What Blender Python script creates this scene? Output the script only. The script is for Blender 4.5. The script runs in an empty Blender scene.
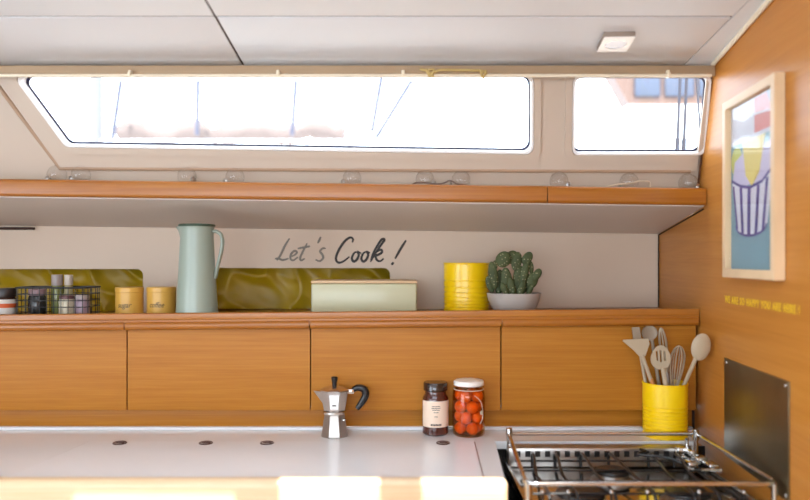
import bpy, bmesh, math, random
from mathutils import Vector, Matrix, noise
PI = math.pi
random.seed(7)
SC = bpy.context.scene
COL = SC.collection

# ------------------------------------------------------------------ frame of reference
# camera stands at x=0, y=0, EYE above the cabin floor and looks along +Y; F is the focal length in pixels of the 810 px wide frame
EYE, F, CX, HY = 1.37, 720.0, 405.0, 260.0
def px_x(px, Y): return (px - CX) * Y / F
def px_z(py, Y): return EYE + (HY - py) * Y / F
def wall_x(Y): return 0.639 + 0.0833 * Y            # inner face of the right-hand bulkhead
def door_top(x): return 1.2012 + 0.0085 * (x + 1.114)
def ledge_z(x): return 1.1955 + 0.0095 * (x + 1.114)  # the cabinet top rises slightly to the right
WALL_ROT = math.atan2(-1.0, -0.0833)

# ------------------------------------------------------------------ materials
def nodes_of(name):
    m = bpy.data.materials.new(name); m.use_nodes = True
    nt = m.node_tree
    return m, nt, nt.nodes['Principled BSDF']
def srgb(r, g, b):
    f = lambda c: (c / 255 / 12.92) if c / 255 <= 0.04045 else ((c / 255 + 0.055) / 1.055) ** 2.4
    return (f(r), f(g), f(b), 1)
def mat(name, col, rough=0.5, metal=0.0, bump=0.0, bscale=200, var=0.0, vscale=6, coat=0.0, emit=None, spec=0.5):
    m, nt, p = nodes_of(name)
    p.inputs['Base Color'].default_value = col
    p.inputs['Roughness'].default_value = rough
    p.inputs['Metallic'].default_value = metal
    p.inputs['Coat Weight'].default_value = coat
    p.inputs['Specular IOR Level'].default_value = spec
    tc = nt.nodes.new('ShaderNodeTexCoord')
    if var:
        n = nt.nodes.new('ShaderNodeTexNoise'); n.inputs['Scale'].default_value = vscale; n.inputs['Detail'].default_value = 4
        r = nt.nodes.new('ShaderNodeValToRGB')
        r.color_ramp.elements[0].position = 0.3; r.color_ramp.elements[1].position = 0.7
        r.color_ramp.elements[0].color = tuple(c * (1 - var) for c in col[:3]) + (1,)
        r.color_ramp.elements[1].color = tuple(min(1, c * (1 + var)) for c in col[:3]) + (1,)
        nt.links.new(tc.outputs['Object'], n.inputs['Vector']); nt.links.new(n.outputs['Fac'], r.inputs['Fac'])
        nt.links.new(r.outputs['Color'], p.inputs['Base Color'])
    if bump:
        n2 = nt.nodes.new('ShaderNodeTexNoise'); n2.inputs['Scale'].default_value = bscale
        b = nt.nodes.new('ShaderNodeBump'); b.inputs['Strength'].default_value = bump; b.inputs['Distance'].default_value = 0.002
        nt.links.new(tc.outputs['Object'], n2.inputs['Vector']); nt.links.new(n2.outputs['Fac'], b.inputs['Height'])
        nt.links.new(b.outputs['Normal'], p.inputs['Normal'])
    if emit:
        p.inputs['Emission Color'].default_value = col; p.inputs['Emission Strength'].default_value = emit
    return m
def wood(name, dark, mid, light, scale=(1.6, 1.6, 75), rough=0.46, coat=0.0, seed=0.0):
    m, nt, p = nodes_of(name)
    tc = nt.nodes.new('ShaderNodeTexCoord')
    mp = nt.nodes.new('ShaderNodeMapping'); mp.inputs['Scale'].default_value = scale; mp.inputs['Location'].default_value = (seed, seed * 1.7, seed * 0.3)
    n = nt.nodes.new('ShaderNodeTexNoise'); n.inputs['Scale'].default_value = 1.0; n.inputs['Detail'].default_value = 6; n.inputs['Roughness'].default_value = 0.62; n.inputs['Distortion'].default_value = 0.5
    mp2 = nt.nodes.new('ShaderNodeMapping'); mp2.inputs['Scale'].default_value = (scale[0] * 5, scale[1] * 5, scale[2] * 4)
    n2 = nt.nodes.new('ShaderNodeTexNoise'); n2.inputs['Scale'].default_value = 1.0; n2.inputs['Detail'].default_value = 3
    mx = nt.nodes.new('ShaderNodeMix'); mx.data_type = 'FLOAT'; mx.inputs[0].default_value = 0.35
    r = nt.nodes.new('ShaderNodeValToRGB'); e = r.color_ramp.elements
    e[0].position = 0.30; e[0].color = dark; e[1].position = 0.68; e[1].color = light
    k = r.color_ramp.elements.new(0.48); k.color = mid
    b = nt.nodes.new('ShaderNodeBump'); b.inputs['Strength'].default_value = 0.06; b.inputs['Distance'].default_value = 0.001
    L = nt.links.new
    L(tc.outputs['Object'], mp.inputs['Vector']); L(mp.outputs['Vector'], n.inputs['Vector'])
    L(tc.outputs['Object'], mp2.inputs['Vector']); L(mp2.outputs['Vector'], n2.inputs['Vector'])
    L(n.outputs['Fac'], mx.inputs[2]); L(n2.outputs['Fac'], mx.inputs[3])
    L(mx.outputs[0], r.inputs['Fac']); L(r.outputs['Color'], p.inputs['Base Color'])
    L(mx.outputs[0], b.inputs['Height']); L(b.outputs['Normal'], p.inputs['Normal'])
    p.inputs['Specular IOR Level'].default_value = 0.3
    p.inputs['Roughness'].default_value = rough; p.inputs['Coat Weight'].default_value = coat; p.inputs['Coat Roughness'].default_value = 0.25
    return m
def thin_glass(name, tint=(1, 1, 1, 1), amount=1.0, rough=0.02):
    m = bpy.data.materials.new(name); m.use_nodes = True; nt = m.node_tree; nt.nodes.clear()
    o = nt.nodes.new('ShaderNodeOutputMaterial'); t = nt.nodes.new('ShaderNodeBsdfTransparent'); t.inputs['Color'].default_value = tint
    g = nt.nodes.new('ShaderNodeBsdfGlossy'); g.inputs['Roughness'].default_value = rough
    f = nt.nodes.new('ShaderNodeFresnel'); ge = nt.nodes.new('ShaderNodeNewGeometry')
    io = nt.nodes.new('ShaderNodeMath'); io.operation = 'MULTIPLY_ADD'; io.inputs[1].default_value = 1 / 1.45 - 1.45; io.inputs[2].default_value = 1.45
    nt.links.new(ge.outputs['Backfacing'], io.inputs[0]); nt.links.new(io.outputs[0], f.inputs['IOR'])
    k = nt.nodes.new('ShaderNodeMath'); k.operation = 'MULTIPLY'; k.inputs[1].default_value = amount; k.use_clamp = True
    mx = nt.nodes.new('ShaderNodeMixShader')
    nt.links.new(f.outputs['Fac'], k.inputs[0]); nt.links.new(k.outputs[0], mx.inputs['Fac'])
    nt.links.new(t.outputs[0], mx.inputs[1]); nt.links.new(g.outputs[0], mx.inputs[2]); nt.links.new(mx.outputs[0], o.inputs['Surface'])
    return m

W_DARK, W_MID, W_LIGHT = srgb(160, 97, 20), srgb(171, 108, 28), srgb(182, 121, 40)
M = {}
M['wood'] = wood('oak_veneer', W_DARK, W_MID, W_LIGHT)
M['wood_wall'] = wood('oak_bulkhead', srgb(176, 110, 38), srgb(187, 121, 48), srgb(196, 132, 60), scale=(1.2, 1.2, 40), rough=0.34, seed=4.0)
M['wood_rail'] = wood('oak_rail', srgb(144, 82, 20), srgb(160, 96, 28), srgb(172, 110, 38), scale=(1.2, 40, 60), rough=0.3, coat=0.4, seed=9.0)
M['wood_nosing'] = wood('pale_oak_rail', srgb(216, 184, 142), srgb(224, 194, 154), srgb(230, 204, 168), scale=(1.2, 40, 60), rough=0.32, coat=0.4, seed=2.0)
M['floor'] = wood('cabin_sole', srgb(160, 150, 138), srgb(180, 172, 162), srgb(198, 190, 180), scale=(1.5, 40, 40), rough=0.4)
M['white_wall'] = mat('white_panel', srgb(214, 194, 172), 0.5, var=0.02, vscale=3)
M['white_upper'] = mat('cream_moulding', srgb(196, 179, 162), 0.42, var=0.015, vscale=3)
M['soffit'] = mat('soffit_white', srgb(220, 209, 198), 0.45)
M['ceiling'] = mat('ceiling_vinyl', srgb(228, 231, 234), 0.55, bump=0.05, bscale=600)
M['dark_gap'] = mat('dark_gap', srgb(52, 30, 18), 0.8)
M['valance'] = mat('beige_valance', srgb(172, 146, 116), 0.6, var=0.04, vscale=8)
M['rail_white'] = mat('cream_rail', srgb(236, 224, 200), 0.35)
M['gasket'] = mat('white_gasket', srgb(240, 238, 236), 0.35)
M['seal'] = mat('navy_seal', srgb(40, 36, 66), 0.5)
M['glass'] = thin_glass('window_glass', (0.98, 0.99, 1, 1))
M['counter'] = mat('counter_laminate', srgb(230, 230, 230), 0.22, var=0.012, vscale=5, coat=0.2)
M['lid'] = mat('counter_lid_laminate', srgb(234, 235, 236), 0.2, var=0.012, vscale=5, coat=0.2)
M['chrome'] = mat('polished_steel', srgb(205, 203, 200), 0.14, 1.0)
M['steel'] = mat('brushed_steel', srgb(176, 170, 164), 0.3, 1.0, var=0.05, vscale=30)
M['alu'] = mat('cast_aluminium', srgb(214, 208, 202), 0.24, 1.0, var=0.03, vscale=30)
M['black_iron'] = mat('black_enamel', srgb(26, 24, 24), 0.35)
M['black_plastic'] = mat('black_plastic', srgb(22, 22, 25), 0.3)
M['dark_brown'] = mat('dark_brown_ring', srgb(70, 40, 34), 0.35)
M['plate'] = mat('dark_gunmetal', srgb(136, 122, 96), 0.4, 1.0, var=0.08, vscale=14)
M['mint'] = mat('mint_enamel', srgb(148, 161, 148), 0.36, coat=0.2)
M['mint_dark'] = mat('deep_green_disc', srgb(70, 92, 76), 0.4)
M['mint_pale'] = mat('pale_mint_enamel', srgb(198, 196, 160), 0.36, coat=0.2)
M['birch'] = mat('pale_birch', srgb(222, 190, 150), 0.5, var=0.06, vscale=12)
M['yellow'] = mat('yellow_tin', srgb(250, 208, 8), 0.33, coat=0.25)
M['mustard'] = mat('mustard_enamel', srgb(214, 166, 74), 0.4, coat=0.1)
M['ink'] = mat('dark_ink', srgb(34, 28, 26), 0.5)
M['ink_sheen'] = mat('sheen_grey_lettering', srgb(118, 110, 98), 0.4, 0.2)  # reflected light put into the colour of the mirror-like word
M['yellow_ink'] = mat('yellow_lettering', srgb(242, 200, 48), 0.5)
M['bowl'] = mat('grey_white_ceramic', srgb(178, 170, 162), 0.5, var=0.02, vscale=20)
M['soil'] = mat('potting_soil', srgb(70, 48, 36), 0.95, bump=1.0, bscale=300)
M['cactus'] = mat('cactus_green', srgb(66, 78, 52), 0.6, var=0.3, vscale=70, bump=0.4, bscale=500)
def spotted(name, base, dark, dot, scale):
    m, nt, p = nodes_of(name); L = nt.links.new
    tc = nt.nodes.new('ShaderNodeTexCoord'); v = nt.nodes.new('ShaderNodeTexVoronoi'); v.inputs['Scale'].default_value = scale
    n = nt.nodes.new('ShaderNodeTexNoise'); n.inputs['Scale'].default_value = 45
    mx = nt.nodes.new('ShaderNodeMix'); mx.data_type = 'RGBA'; mx.inputs[6].default_value = dark; mx.inputs[7].default_value = base
    cr = nt.nodes.new('ShaderNodeValToRGB'); cr.color_ramp.elements[0].position = 0.16; cr.color_ramp.elements[0].color = (1, 1, 1, 1); cr.color_ramp.elements[1].position = 0.26; cr.color_ramp.elements[1].color = (0, 0, 0, 1)
    m2 = nt.nodes.new('ShaderNodeMix'); m2.data_type = 'RGBA'; m2.inputs[7].default_value = dot
    L(tc.outputs['Object'], v.inputs['Vector']); L(tc.outputs['Object'], n.inputs['Vector']); L(n.outputs['Fac'], mx.inputs[0])
    L(v.outputs['Distance'], cr.inputs['Fac']); L(cr.outputs['Color'], m2.inputs[0]); L(mx.outputs[2], m2.inputs[6]); L(m2.outputs[2], p.inputs['Base Color'])
    p.inputs['Roughness'].default_value = 0.65; p.inputs['Specular IOR Level'].default_value = 0.3; return m
M['cactus'] = spotted('prickly_pear', srgb(92, 100, 62), srgb(44, 56, 34), srgb(166, 160, 124), 120)
M['olive'] = mat('olive_fabric', srgb(172, 140, 8), 0.42, var=0.12, vscale=9)
M['silicone'] = mat('taupe_silicone', srgb(182, 163, 136), 0.5)
M['silicone_grey'] = mat('grey_taupe_silicone', srgb(154, 138, 118), 0.5)
M['handle_wood'] = mat('beech_handle', srgb(196, 128, 66), 0.5, var=0.1, vscale=40)
M['jar_glass'] = thin_glass('jar_glass', (0.96, 0.80, 0.58, 1), 0.9)
M['bulb_glass'] = thin_glass('globe_glass', (0.96, 0.955, 0.95, 1), 1.5)
M['brine'] = thin_glass('orange_brine', (1.0, 0.72, 0.5, 1), 0.3)
M['tomato'] = mat('tomato_skin', srgb(226, 108, 4), 0.3, var=0.25, vscale=30, coat=0.15)
M['white_lid'] = mat('white_lid', srgb(236, 230, 222), 0.35)
M['preserve'] = mat('dark_preserve', srgb(74, 32, 24), 0.15, coat=0.6, var=0.3, vscale=50)
M['black_lid'] = mat('dark_brown_lid', srgb(42, 26, 22), 0.2, coat=0.5)
M['label'] = mat('cream_label', srgb(236, 212, 190), 0.6)
M['string'] = mat('white_string', srgb(206, 184, 158), 0.8)
M['white_plastic'] = mat('white_plastic', srgb(252, 252, 250), 0.3)
M['lens'] = mat('bluish_lens', srgb(150, 158, 186), 0.25, coat=0.5)
M['white'] = mat('boat_gelcoat', srgb(236, 234, 230), 0.3)

# ------------------------------------------------------------------ mesh helpers
def new(): return bmesh.new()
def _mark(bm, before, mi):
    if mi:
        for f in bm.faces:
            if f not in before: f.material_index = mi
def box(bm, x0, x1, y0, y1, z0, z1, bev=0.0, mi=0, seg=2, mtx=None):
    before = set(bm.faces) if mi else None
    vs = [bm.verts.new((x, y, z)) for x in (x0, x1) for y in (y0, y1) for z in (z0, z1)]
    q = [(0, 1, 3, 2), (4, 6, 7, 5), (0, 4, 5, 1), (2, 3, 7, 6), (0, 2, 6, 4), (1, 5, 7, 3)]
    fs = [bm.faces.new([vs[i] for i in f]) for f in q]
    if bev > 0:
        es = list({e for f in fs for e in f.edges})
        r = bmesh.ops.bevel(bm, geom=es, offset=bev, segments=seg, profile=0.5, affect='EDGES')
        vs = list({v for f in r['faces'] for v in f.verts} | {v for v in vs if v.is_valid})
    if mtx is not None:
        bmesh.ops.transform(bm, matrix=mtx, verts=[v for v in vs if v.is_valid])
    _mark(bm, before, mi)
def lathe(bm, prof, seg=40, mi=0, c=(0, 0, 0), mtx=None, phase=0.0):
    before = set(bm.faces) if mi else None
    rings, allv = [], []
    for r, z in prof:
        if r <= 1e-6:
            v = bm.verts.new((c[0], c[1], c[2] + z)); rings.append([v]); allv.append(v)
        else:
            ring = [bm.verts.new((c[0] + r * math.cos(phase + 2 * PI * k / seg), c[1] + r * math.sin(phase + 2 * PI * k / seg), c[2] + z)) for k in range(seg)]
            rings.append(ring); allv += ring
    for a, b in zip(rings, rings[1:]):
        if len(a) == 1 and len(b) == 1: continue
        for k in range(seg):
            k2 = (k + 1) % seg
            if len(a) == 1: bm.faces.new((a[0], b[k2], b[k]))
            elif len(b) == 1: bm.faces.new((a[k], a[k2], b[0]))
            else: bm.faces.new((a[k], a[k2], b[k2], b[k]))
    if mtx is not None: bmesh.ops.transform(bm, matrix=mtx, verts=allv)
    _mark(bm, before, mi)
def catmull(pts, n=6, closed=False):
    P = [Vector(p) for p in pts]; out = []
    N = len(P)
    for i in range(N if closed else N - 1):
        if closed: a, b, c, d = P[i - 1], P[i], P[(i + 1) % N], P[(i + 2) % N]
        else: a, b, c, d = P[max(i - 1, 0)], P[i], P[i + 1], P[min(i + 2, N - 1)]
        for k in range(n):
            t = k / n
            out.append(0.5 * ((2 * b) + (c - a) * t + (2 * a - 5 * b + 4 * c - d) * t * t + (3 * b - a - 3 * c + d) * t ** 3))
    if not closed: out.append(P[-1])
    return out
def tube(bm, pts, r, seg=8, closed=False, mi=0, flat=None, cap=True):
    """round bar along a polyline; r may be a list; flat = (axis vector, factor) squashes the section along an axis"""
    before = set(bm.faces) if mi else None
    P = [Vector(p) for p in pts]; n = len(P)
    R = r if isinstance(r, (list, tuple)) else [r] * n
    rings = []; up = None
    for i in range(n):
        if closed: t = (P[(i + 1) % n] - P[i - 1])
        else: t = P[min(i + 1, n - 1)] - P[max(i - 1, 0)]
        if t.length < 1e-9: t = Vector((0, 0, 1))
        t.normalize()
        if up is None:
            a = Vector((0, 0, 1)) if abs(t.z) < 0.9 else Vector((1, 0, 0))
            up = (a - t * a.dot(t)).normalized()
        else:
            u2 = up - t * up.dot(t)
            up = u2.normalized() if u2.length > 1e-6 else up
        s = t.cross(up)
        ring = []
        for k in range(seg):
            a = 2 * PI * k / seg
            off = (up * math.cos(a) + s * math.sin(a)) * R[i]
            if flat:
                ax = flat[0]; off = off - ax * off.dot(ax) * (1 - flat[1])
            ring.append(bm.verts.new(P[i] + off))
        rings.append(ring)
    for i in range(n if closed else n - 1):
        a, b = rings[i], rings[(i + 1) % n]
        for k in range(seg):
            k2 = (k + 1) % seg
            bm.faces.new((a[k], a[k2], b[k2], b[k]))
    if not closed and cap:
        bm.faces.new(list(reversed(rings[0]))); bm.faces.new(rings[-1])
    _mark(bm, before, mi)
def ellipsoid(bm, c, r, seg=20, rings=12, mi=0, mtx=None):
    before = set(bm.faces) if mi else None
    m = Matrix.Translation(Vector(c)) @ (mtx if mtx is not None else Matrix.Identity(4)) @ Matrix.Diagonal((r[0], r[1], r[2], 1))
    bmesh.ops.create_uvsphere(bm, u_segments=seg, v_segments=rings, radius=1, matrix=m)
    _mark(bm, before, mi)
def round_poly(pts, rad, n=6):
    out = []; N = len(pts)
    R = rad if isinstance(rad, (list, tuple)) else [rad] * N
    for i in range(N):
        p, a, b = Vector(pts[i]), Vector(pts[i - 1]), Vector(pts[(i + 1) % N])
        if R[i] <= 0: out.append(p); continue
        u, v = (a - p).normalized(), (b - p).normalized()
        ang = u.angle(v); d = R[i] / math.tan(ang / 2); d = min(d, (a - p).length * 0.49, (b - p).length * 0.49); r = d * math.tan(ang / 2)
        ctr = p + (u + v).normalized() * (r / math.sin(ang / 2))
        s, e = p + u * d - ctr, p + v * d - ctr
        for k in range(n + 1):
            t = k / n; q = s.lerp(e, t)
            out.append(ctr + q.normalized() * r)
    return out
def offset_poly(pts, d):
    """grow (d>0) a simple polygon"""
    P = [Vector(p[:2]) for p in pts]; N = len(P)
    area = sum(P[i - 1].x * P[i].y - P[i].x * P[i - 1].y for i in range(N))
    s = 1 if area > 0 else -1; out = []
    for i in range(N):
        a, p, b = P[i - 1], P[i], P[(i + 1) % N]
        t1, t2 = (p - a).normalized(), (b - p).normalized()
        n1, n2 = Vector((t1.y, -t1.x)) * s, Vector((t2.y, -t2.x)) * s
        m = (n1 + n2); m.normalize()
        out.append(p + m * (d / max(0.3, m.dot(n1))))
    return out
def plate(bm, outer, holes, to3, n, t, mi=0):
    """flat plate with holes; loops are 2-D, to3 maps them to 3-D, thickness t along n"""
    before = set(bm.faces)
    edges = []
    for lp in [outer] + list(holes):
        vs = [bm.verts.new(to3(p)) for p in lp]
        edges += [bm.edges.new((vs[i - 1], vs[i])) for i in range(len(vs))]
    bmesh.ops.triangle_fill(bm, use_beauty=True, use_dissolve=False, edges=edges, normal=n)
    fs = [f for f in bm.faces if f not in before]
    if t:
        r = bmesh.ops.extrude_face_region(bm, geom=fs)
        bmesh.ops.translate(bm, vec=Vector(n) * t, verts=[v for v in r['geom'] if isinstance(v, bmesh.types.BMVert)])
    nf = [f for f in bm.faces if f not in before]
    bmesh.ops.recalc_face_normals(bm, faces=nf)
    if mi:
        for f in nf: f.material_index = mi
def extrude_x(bm, prof, x0, x1, slope=0.0, xref=0.0, ends=None, mi=0):
    """(y,z) profile run along x; z follows the slope of the joinery"""
    before = set(bm.faces)
    a = [bm.verts.new((x0, y, z + slope * (x0 - xref))) for y, z in prof]
    b = [bm.verts.new((x1, y, z + slope * (x1 - xref))) for y, z in prof]
    n = len(prof)
    for i in range(n):
        bm.faces.new((a[i - 1], a[i], b[i], b[i - 1]))
    bm.faces.new(a); bm.faces.new(list(reversed(b)))
    nf = [f for f in bm.faces if f not in before]
    bmesh.ops.recalc_face_normals(bm, faces=nf)
    if mi:
        for f in nf: f.material_index = mi
def rect_prof(y0, y1, z0, z1, r, n=5):
    return [tuple(p) for p in round_poly([(y0, z0), (y1, z0), (y1, z1), (y0, z1)], r, n)]

def obj(name, bm, mats, parent=None, loc=None, smooth=35, rot=None):
    me = bpy.data.meshes.new(name)
    bmesh.ops.remove_doubles(bm, verts=bm.verts, dist=1e-6)
    bmesh.ops.recalc_face_normals(bm, faces=bm.faces)
    bm.to_mesh(me); bm.free()
    for m in (mats if isinstance(mats, (list, tuple)) else [mats]):
        me.materials.append(M[m] if isinstance(m, str) else m)
    if smooth:
        me.shade_smooth(); me.set_sharp_from_angle(angle=math.radians(smooth))
    o = bpy.data.objects.new(name, me); COL.objects.link(o)
    if parent: o.parent = parent
    if loc: o.location = loc
    if rot: o.rotation_euler = rot
    return o
def tag(o, label, cat, group=None, kind=None):
    if label: o['label'] = label
    if cat: o['category'] = cat
    if group: o['group'] = group
    if kind: o['kind'] = kind
    return o
def thing(name, label, cat, loc=(0, 0, 0), rotz=0.0, group=None):
    o = bpy.data.objects.new(name, None); COL.objects.link(o)
    o.location = loc; o.rotation_euler = (0, 0, rotz); o.empty_display_size = 0.05
    return tag(o, label, cat, group)
def struct(name, bm, mats, parent=None, **k):
    o = obj(name, bm, mats, parent, **k)
    if parent is None: o['kind'] = 'structure'
    return o
def copy_thing(o, loc, label, group=None, rotz=None):
    r = o.copy(); COL.objects.link(r); r.location = loc
    if rotz is not None: r.rotation_euler = (0, 0, rotz)
    r['label'] = label
    if group: r['group'] = group
    for ch in list(o.children):
        c = ch.copy(); COL.objects.link(c); c.parent = r
        for g in list(ch.children):
            d = g.copy(); COL.objects.link(d); d.parent = c
    return r
def text_bm(body, size, shear=0.0, sx=1.0, thick=0.0, spacing=1.0, bold=0.0):
    """letters as a mesh in the x/y plane, centred"""
    cu = bpy.data.curves.new('lettering', 'FONT'); cu.body = body; cu.size = size; cu.shear = shear
    cu.offset = bold; cu.align_x = 'CENTER'; cu.align_y = 'CENTER'; cu.space_character = spacing; cu.resolution_u = 3; cu.extrude = thick
    ob = bpy.data.objects.new('lettering', cu); COL.objects.link(ob)
    dg = bpy.context.evaluated_depsgraph_get(); dg.update()
    me = bpy.data.meshes.new_from_object(ob.evaluated_get(dg))
    bm = bmesh.new(); bm.from_mesh(me)
    bpy.data.objects.remove(ob); bpy.data.curves.remove(cu); bpy.data.meshes.remove(me)
    for v in bm.verts: v.co.x *= sx
    return bm
def wrap(bm, r, z, ang0=-PI / 2):
    """bend a flat x/y mesh round a vertical cylinder of radius r, facing the room"""
    for v in bm.verts:
        a = ang0 + v.co.x / r
        rr = r + v.co.z
        v.co = Vector((rr * math.cos(a), rr * math.sin(a), z + v.co.y))

# ------------------------------------------------------------------ the cabin shell
CEIL = 1.953           # flat part above the camera; towards the windows the headlining slopes down
WT_Y, WT_Z = 1.8625, 1.872
def ceil_z(Y): return CEIL - 0.12 * max(0.0, Y - 1.19)
XL, YB = -2.4, -1.7        # left end of the cabin, rear wall behind the camera
bm = new(); box(bm, XL - 0.05, 1.0, YB - 0.05, 2.6, -0.04, 0.0); struct('floor', bm, 'floor')

# ceiling panels with narrow joints, an open deck hatch behind the view
HX0, HX1, HY0, HY1 = -0.315, 0.33, 0.2, 0.975
bm = new()
up = lambda z: (lambda p: Vector((p[0], p[1], z)))
rect = lambda x0, x1, y0, y1: [(x0, y0), (x1, y0), (x1, y1), (x0, y1)]
H2 = (-0.74, -0.365, 0.2, 0.926)
G = 0.0026
SX, SY = -0.418, 1.586
for (x0, x1) in ((XL, SX - G), (SX + G, 0.72)):
    box(bm, x0, x1, SY + 0.004, 1.885, CEIL, CEIL + 0.012, 0.002)
    box(bm, x0, x1, 1.19, SY - 0.004, CEIL, CEIL + 0.012, 0.0)
plate(bm, rect(XL, 0.72, YB, 1.19), [rect(HX0, HX1, HY0, HY1), rect(*H2)], up(CEIL), (0, 0, 1), 0.012)
box(bm, 0.7225, 0.88, YB, 1.19, CEIL, CEIL + 0.012, 0.0); box(bm, 0.7225, 0.88, 1.19, 1.885, CEIL, CEIL + 0.012, 0.0)
plate(bm, rect(XL, 0.9, YB, 1.19), [rect(HX0, HX1, HY0, HY1), rect(*H2)], up(CEIL + 0.0025), (0, 0, 1), 0.06, mi=1)
box(bm, XL, 0.9, 1.19, 1.892, CEIL + 0.0025, CEIL + 0.0635, 0, 1)
for v in bm.verts: v.co.z += ceil_z(v.co.y) - CEIL
struct('ceiling', bm, ['ceiling', 'dark_gap'], smooth=30)
# hatch coaming with a cross bar
bm = new()
for a in (rect(HX0, HX1, HY0, HY0 + 0.02), rect(HX0, HX1, HY1 - 0.02, HY1), rect(HX0, HX0 + 0.02, HY0, HY1), rect(HX1 - 0.02, HX1, HY0, HY1), rect(-0.085, 0.0, HY0, HY1)):
    box(bm, a[0][0], a[1][0], a[0][1], a[2][1], CEIL - 0.001, CEIL + 0.09, 0.003)
struct('window_3', bm, 'white_plastic')
bm = new()
for a in (rect(H2[0], H2[1], H2[2], H2[2] + 0.02), rect(H2[0], H2[1], H2[3] - 0.02, H2[3]), rect(H2[0], H2[0] + 0.02, H2[2], H2[3]), rect(H2[1] - 0.02, H2[1], H2[2], H2[3])):
    box(bm, a[0][0], a[1][0], a[0][1], a[2][1], CEIL - 0.001, CEIL + 0.09, 0.003)
struct('window_4', bm, 'white_plastic')

# right-hand bulkhead
def prism_wall(name, pts, z0, z1, m):
    bm = new(); plate(bm, pts, [], up(z0), (0, 0, 1), z1 - z0); return struct(name, bm, m)
bm = new()
plate(bm, [(YB, 0), (2.6, 0), (2.6, 1.50), (2.03, 1.50), (1.992, 1.56), (1.885, 1.875), (1.885, 1.93), (1.19, CEIL + 0.05), (YB, CEIL + 0.05)], [], lambda p: Vector((wall_x(p[0]), p[0], p[1])), (1, 0, 0), 0.04)
struct('wall_right', bm, 'wood_wall')
# rear wall behind the camera and the left end, each with a wide window opening
bm = new(); xz = lambda y: (lambda p: Vector((p[0], y, p[1])))
plate(bm, [(XL, 0), (0.7, 0), (0.7, CEIL + 0.06), (XL, CEIL + 0.06)], [[(-1.9, 0.95), (0.3, 0.95), (0.3, 1.75), (-1.9, 1.75)]], xz(YB - 0.04), (0, 1, 0), 0.04)
struct('wall_rear', bm, 'white_wall')
bm = new(); yz = lambda x: (lambda p: Vector((x, p[0], p[1])))
plate(bm, [(YB, 0), (2.6, 0), (2.6, CEIL + 0.06), (YB, CEIL + 0.06)], [[(-1.3, 0.5), (0.45, 0.5), (0.45, 1.8), (-1.3, 1.8)]], yz(XL - 0.04), (1, 0, 0), 0.04)
struct('wall_left', bm, 'white_wall')

# upper wall: the sloping cabin side with the long windows
SL = 0.39; K = math.sqrt(1 + SL * SL)
def wp(px, py, off=0.0):
    """point on the sloping cabin side seen at px,py -> (u, v) in the plane of the wall"""
    t = (HY - py) / F
    Y = (WT_Y + SL * (WT_Z - EYE)) / (1 + SL * t)
    return Vector(((px - CX) * Y / F, (EYE + t * Y - WT_Z) * K))
NRM = Vector((0, -1, -SL)) / K
def side(off):
    return lambda p: Vector((p[0], WT_Y - SL * p[1] / K, WT_Z + p[1] / K)) + NRM * off
vz = lambda z: (z - WT_Z) * K
SHELF_X, SHELF_S = 0.794, -0.013
shelf_top = lambda x: 1.552 + SHELF_S * (x - SHELF_X)
w1 = offset_poly([wp(22, 77.5), wp(529, 77.5), wp(529, 149.5), wp(70, 142.5)], 0.0075)
w2 = offset_poly([wp(574.5, 77.5), wp(705.8, 77.5), wp(700, 151), wp(573.5, 151)], 0.006)
w1r = round_poly(w1, [0.016, 0.02, 0.02, 0.02]); w2r = round_poly(w2, 0.018)
bm = new()
plate(bm, [(XL, vz(shelf_top(XL) + 0.002)), (0.8075, vz(shelf_top(0.79) + 0.002)), (0.797, vz(1.875)), (XL, vz(1.875))], [w1r, w2r], side(-0.008), NRM, 0.008)
# the moulded panel round the windows stands a little proud
L0 = wp(-12, 60)
plate(bm, [(L0.x, vz(1.873)), wp(62, 166.5), (0.7905, wp(690, 169.5).y), (0.784, vz(1.873))], [w1r, w2r], side(0.0), NRM, 0.012)
struct('wall_upper', bm, 'white_upper', smooth=25)
# tan strip, its colour standing in for the shade along the moulded panel's edge
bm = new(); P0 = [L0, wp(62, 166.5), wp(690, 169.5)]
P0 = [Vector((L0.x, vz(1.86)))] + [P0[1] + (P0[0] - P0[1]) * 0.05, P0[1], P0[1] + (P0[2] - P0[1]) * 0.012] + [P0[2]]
tube(bm, [side(0.008)(p + Vector((-0.002, -0.003))) for p in P0], 0.0058, 8); struct('trim_shade', bm, mat('tan_shade', srgb(172, 142, 116), 0.6))
def ring(bm, lp, out, inn, o0, o1, rad, mi=0):
    a = round_poly(offset_poly(lp, out), [r + out for r in rad]); b = round_poly(offset_poly(lp, inn), rad)
    plate(bm, a, [b], side(o0), NRM, o1 - o0, mi)
for i, (lp, rad) in enumerate(((w1, [0.016, 0.02, 0.02, 0.02]), (w2, [0.018] * 4))):
    e = bpy.data.objects.new('window_%d' % (i + 1), None); COL.objects.link(e); e['kind'] = 'structure'
    bm = new(); lpo = offset_poly(lp, 0.0)
    big = offset_poly(lp, 0.021)
    if i == 1:
        big = [big[0], Vector((0.777, big[1].y)), Vector((0.786, big[2].y)), big[3]]
    plate(bm, round_poly(big, 0.03), [round_poly(offset_poly(lp, 0.0025), rad)], side(0.012), NRM, 0.006)
    obj('window_frame', bm, 'white_upper', e, smooth=25)
    bm = new(); ring(bm, lp, 0.0012, -0.0045, -0.004, 0.0195, rad); obj('window_gasket', bm, 'gasket', e, smooth=25)
    bm = new(); ring(bm, lp, -0.001, -0.0085, -0.008, -0.0042, rad); obj('window_seal', bm, 'seal', e, smooth=25)
    bm = new(); plate(bm, round_poly(offset_poly(lp, -0.0005), rad), [], side(-0.0135), NRM, 0.005); obj('window_pane', bm, 'glass', e)

# valance and head trim above the windows
bm = new(); box(bm, XL, 0.785, 1.819, 1.829, 1.8345, 1.8625, 0.003); struct('trim_1', bm, 'valance')
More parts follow.
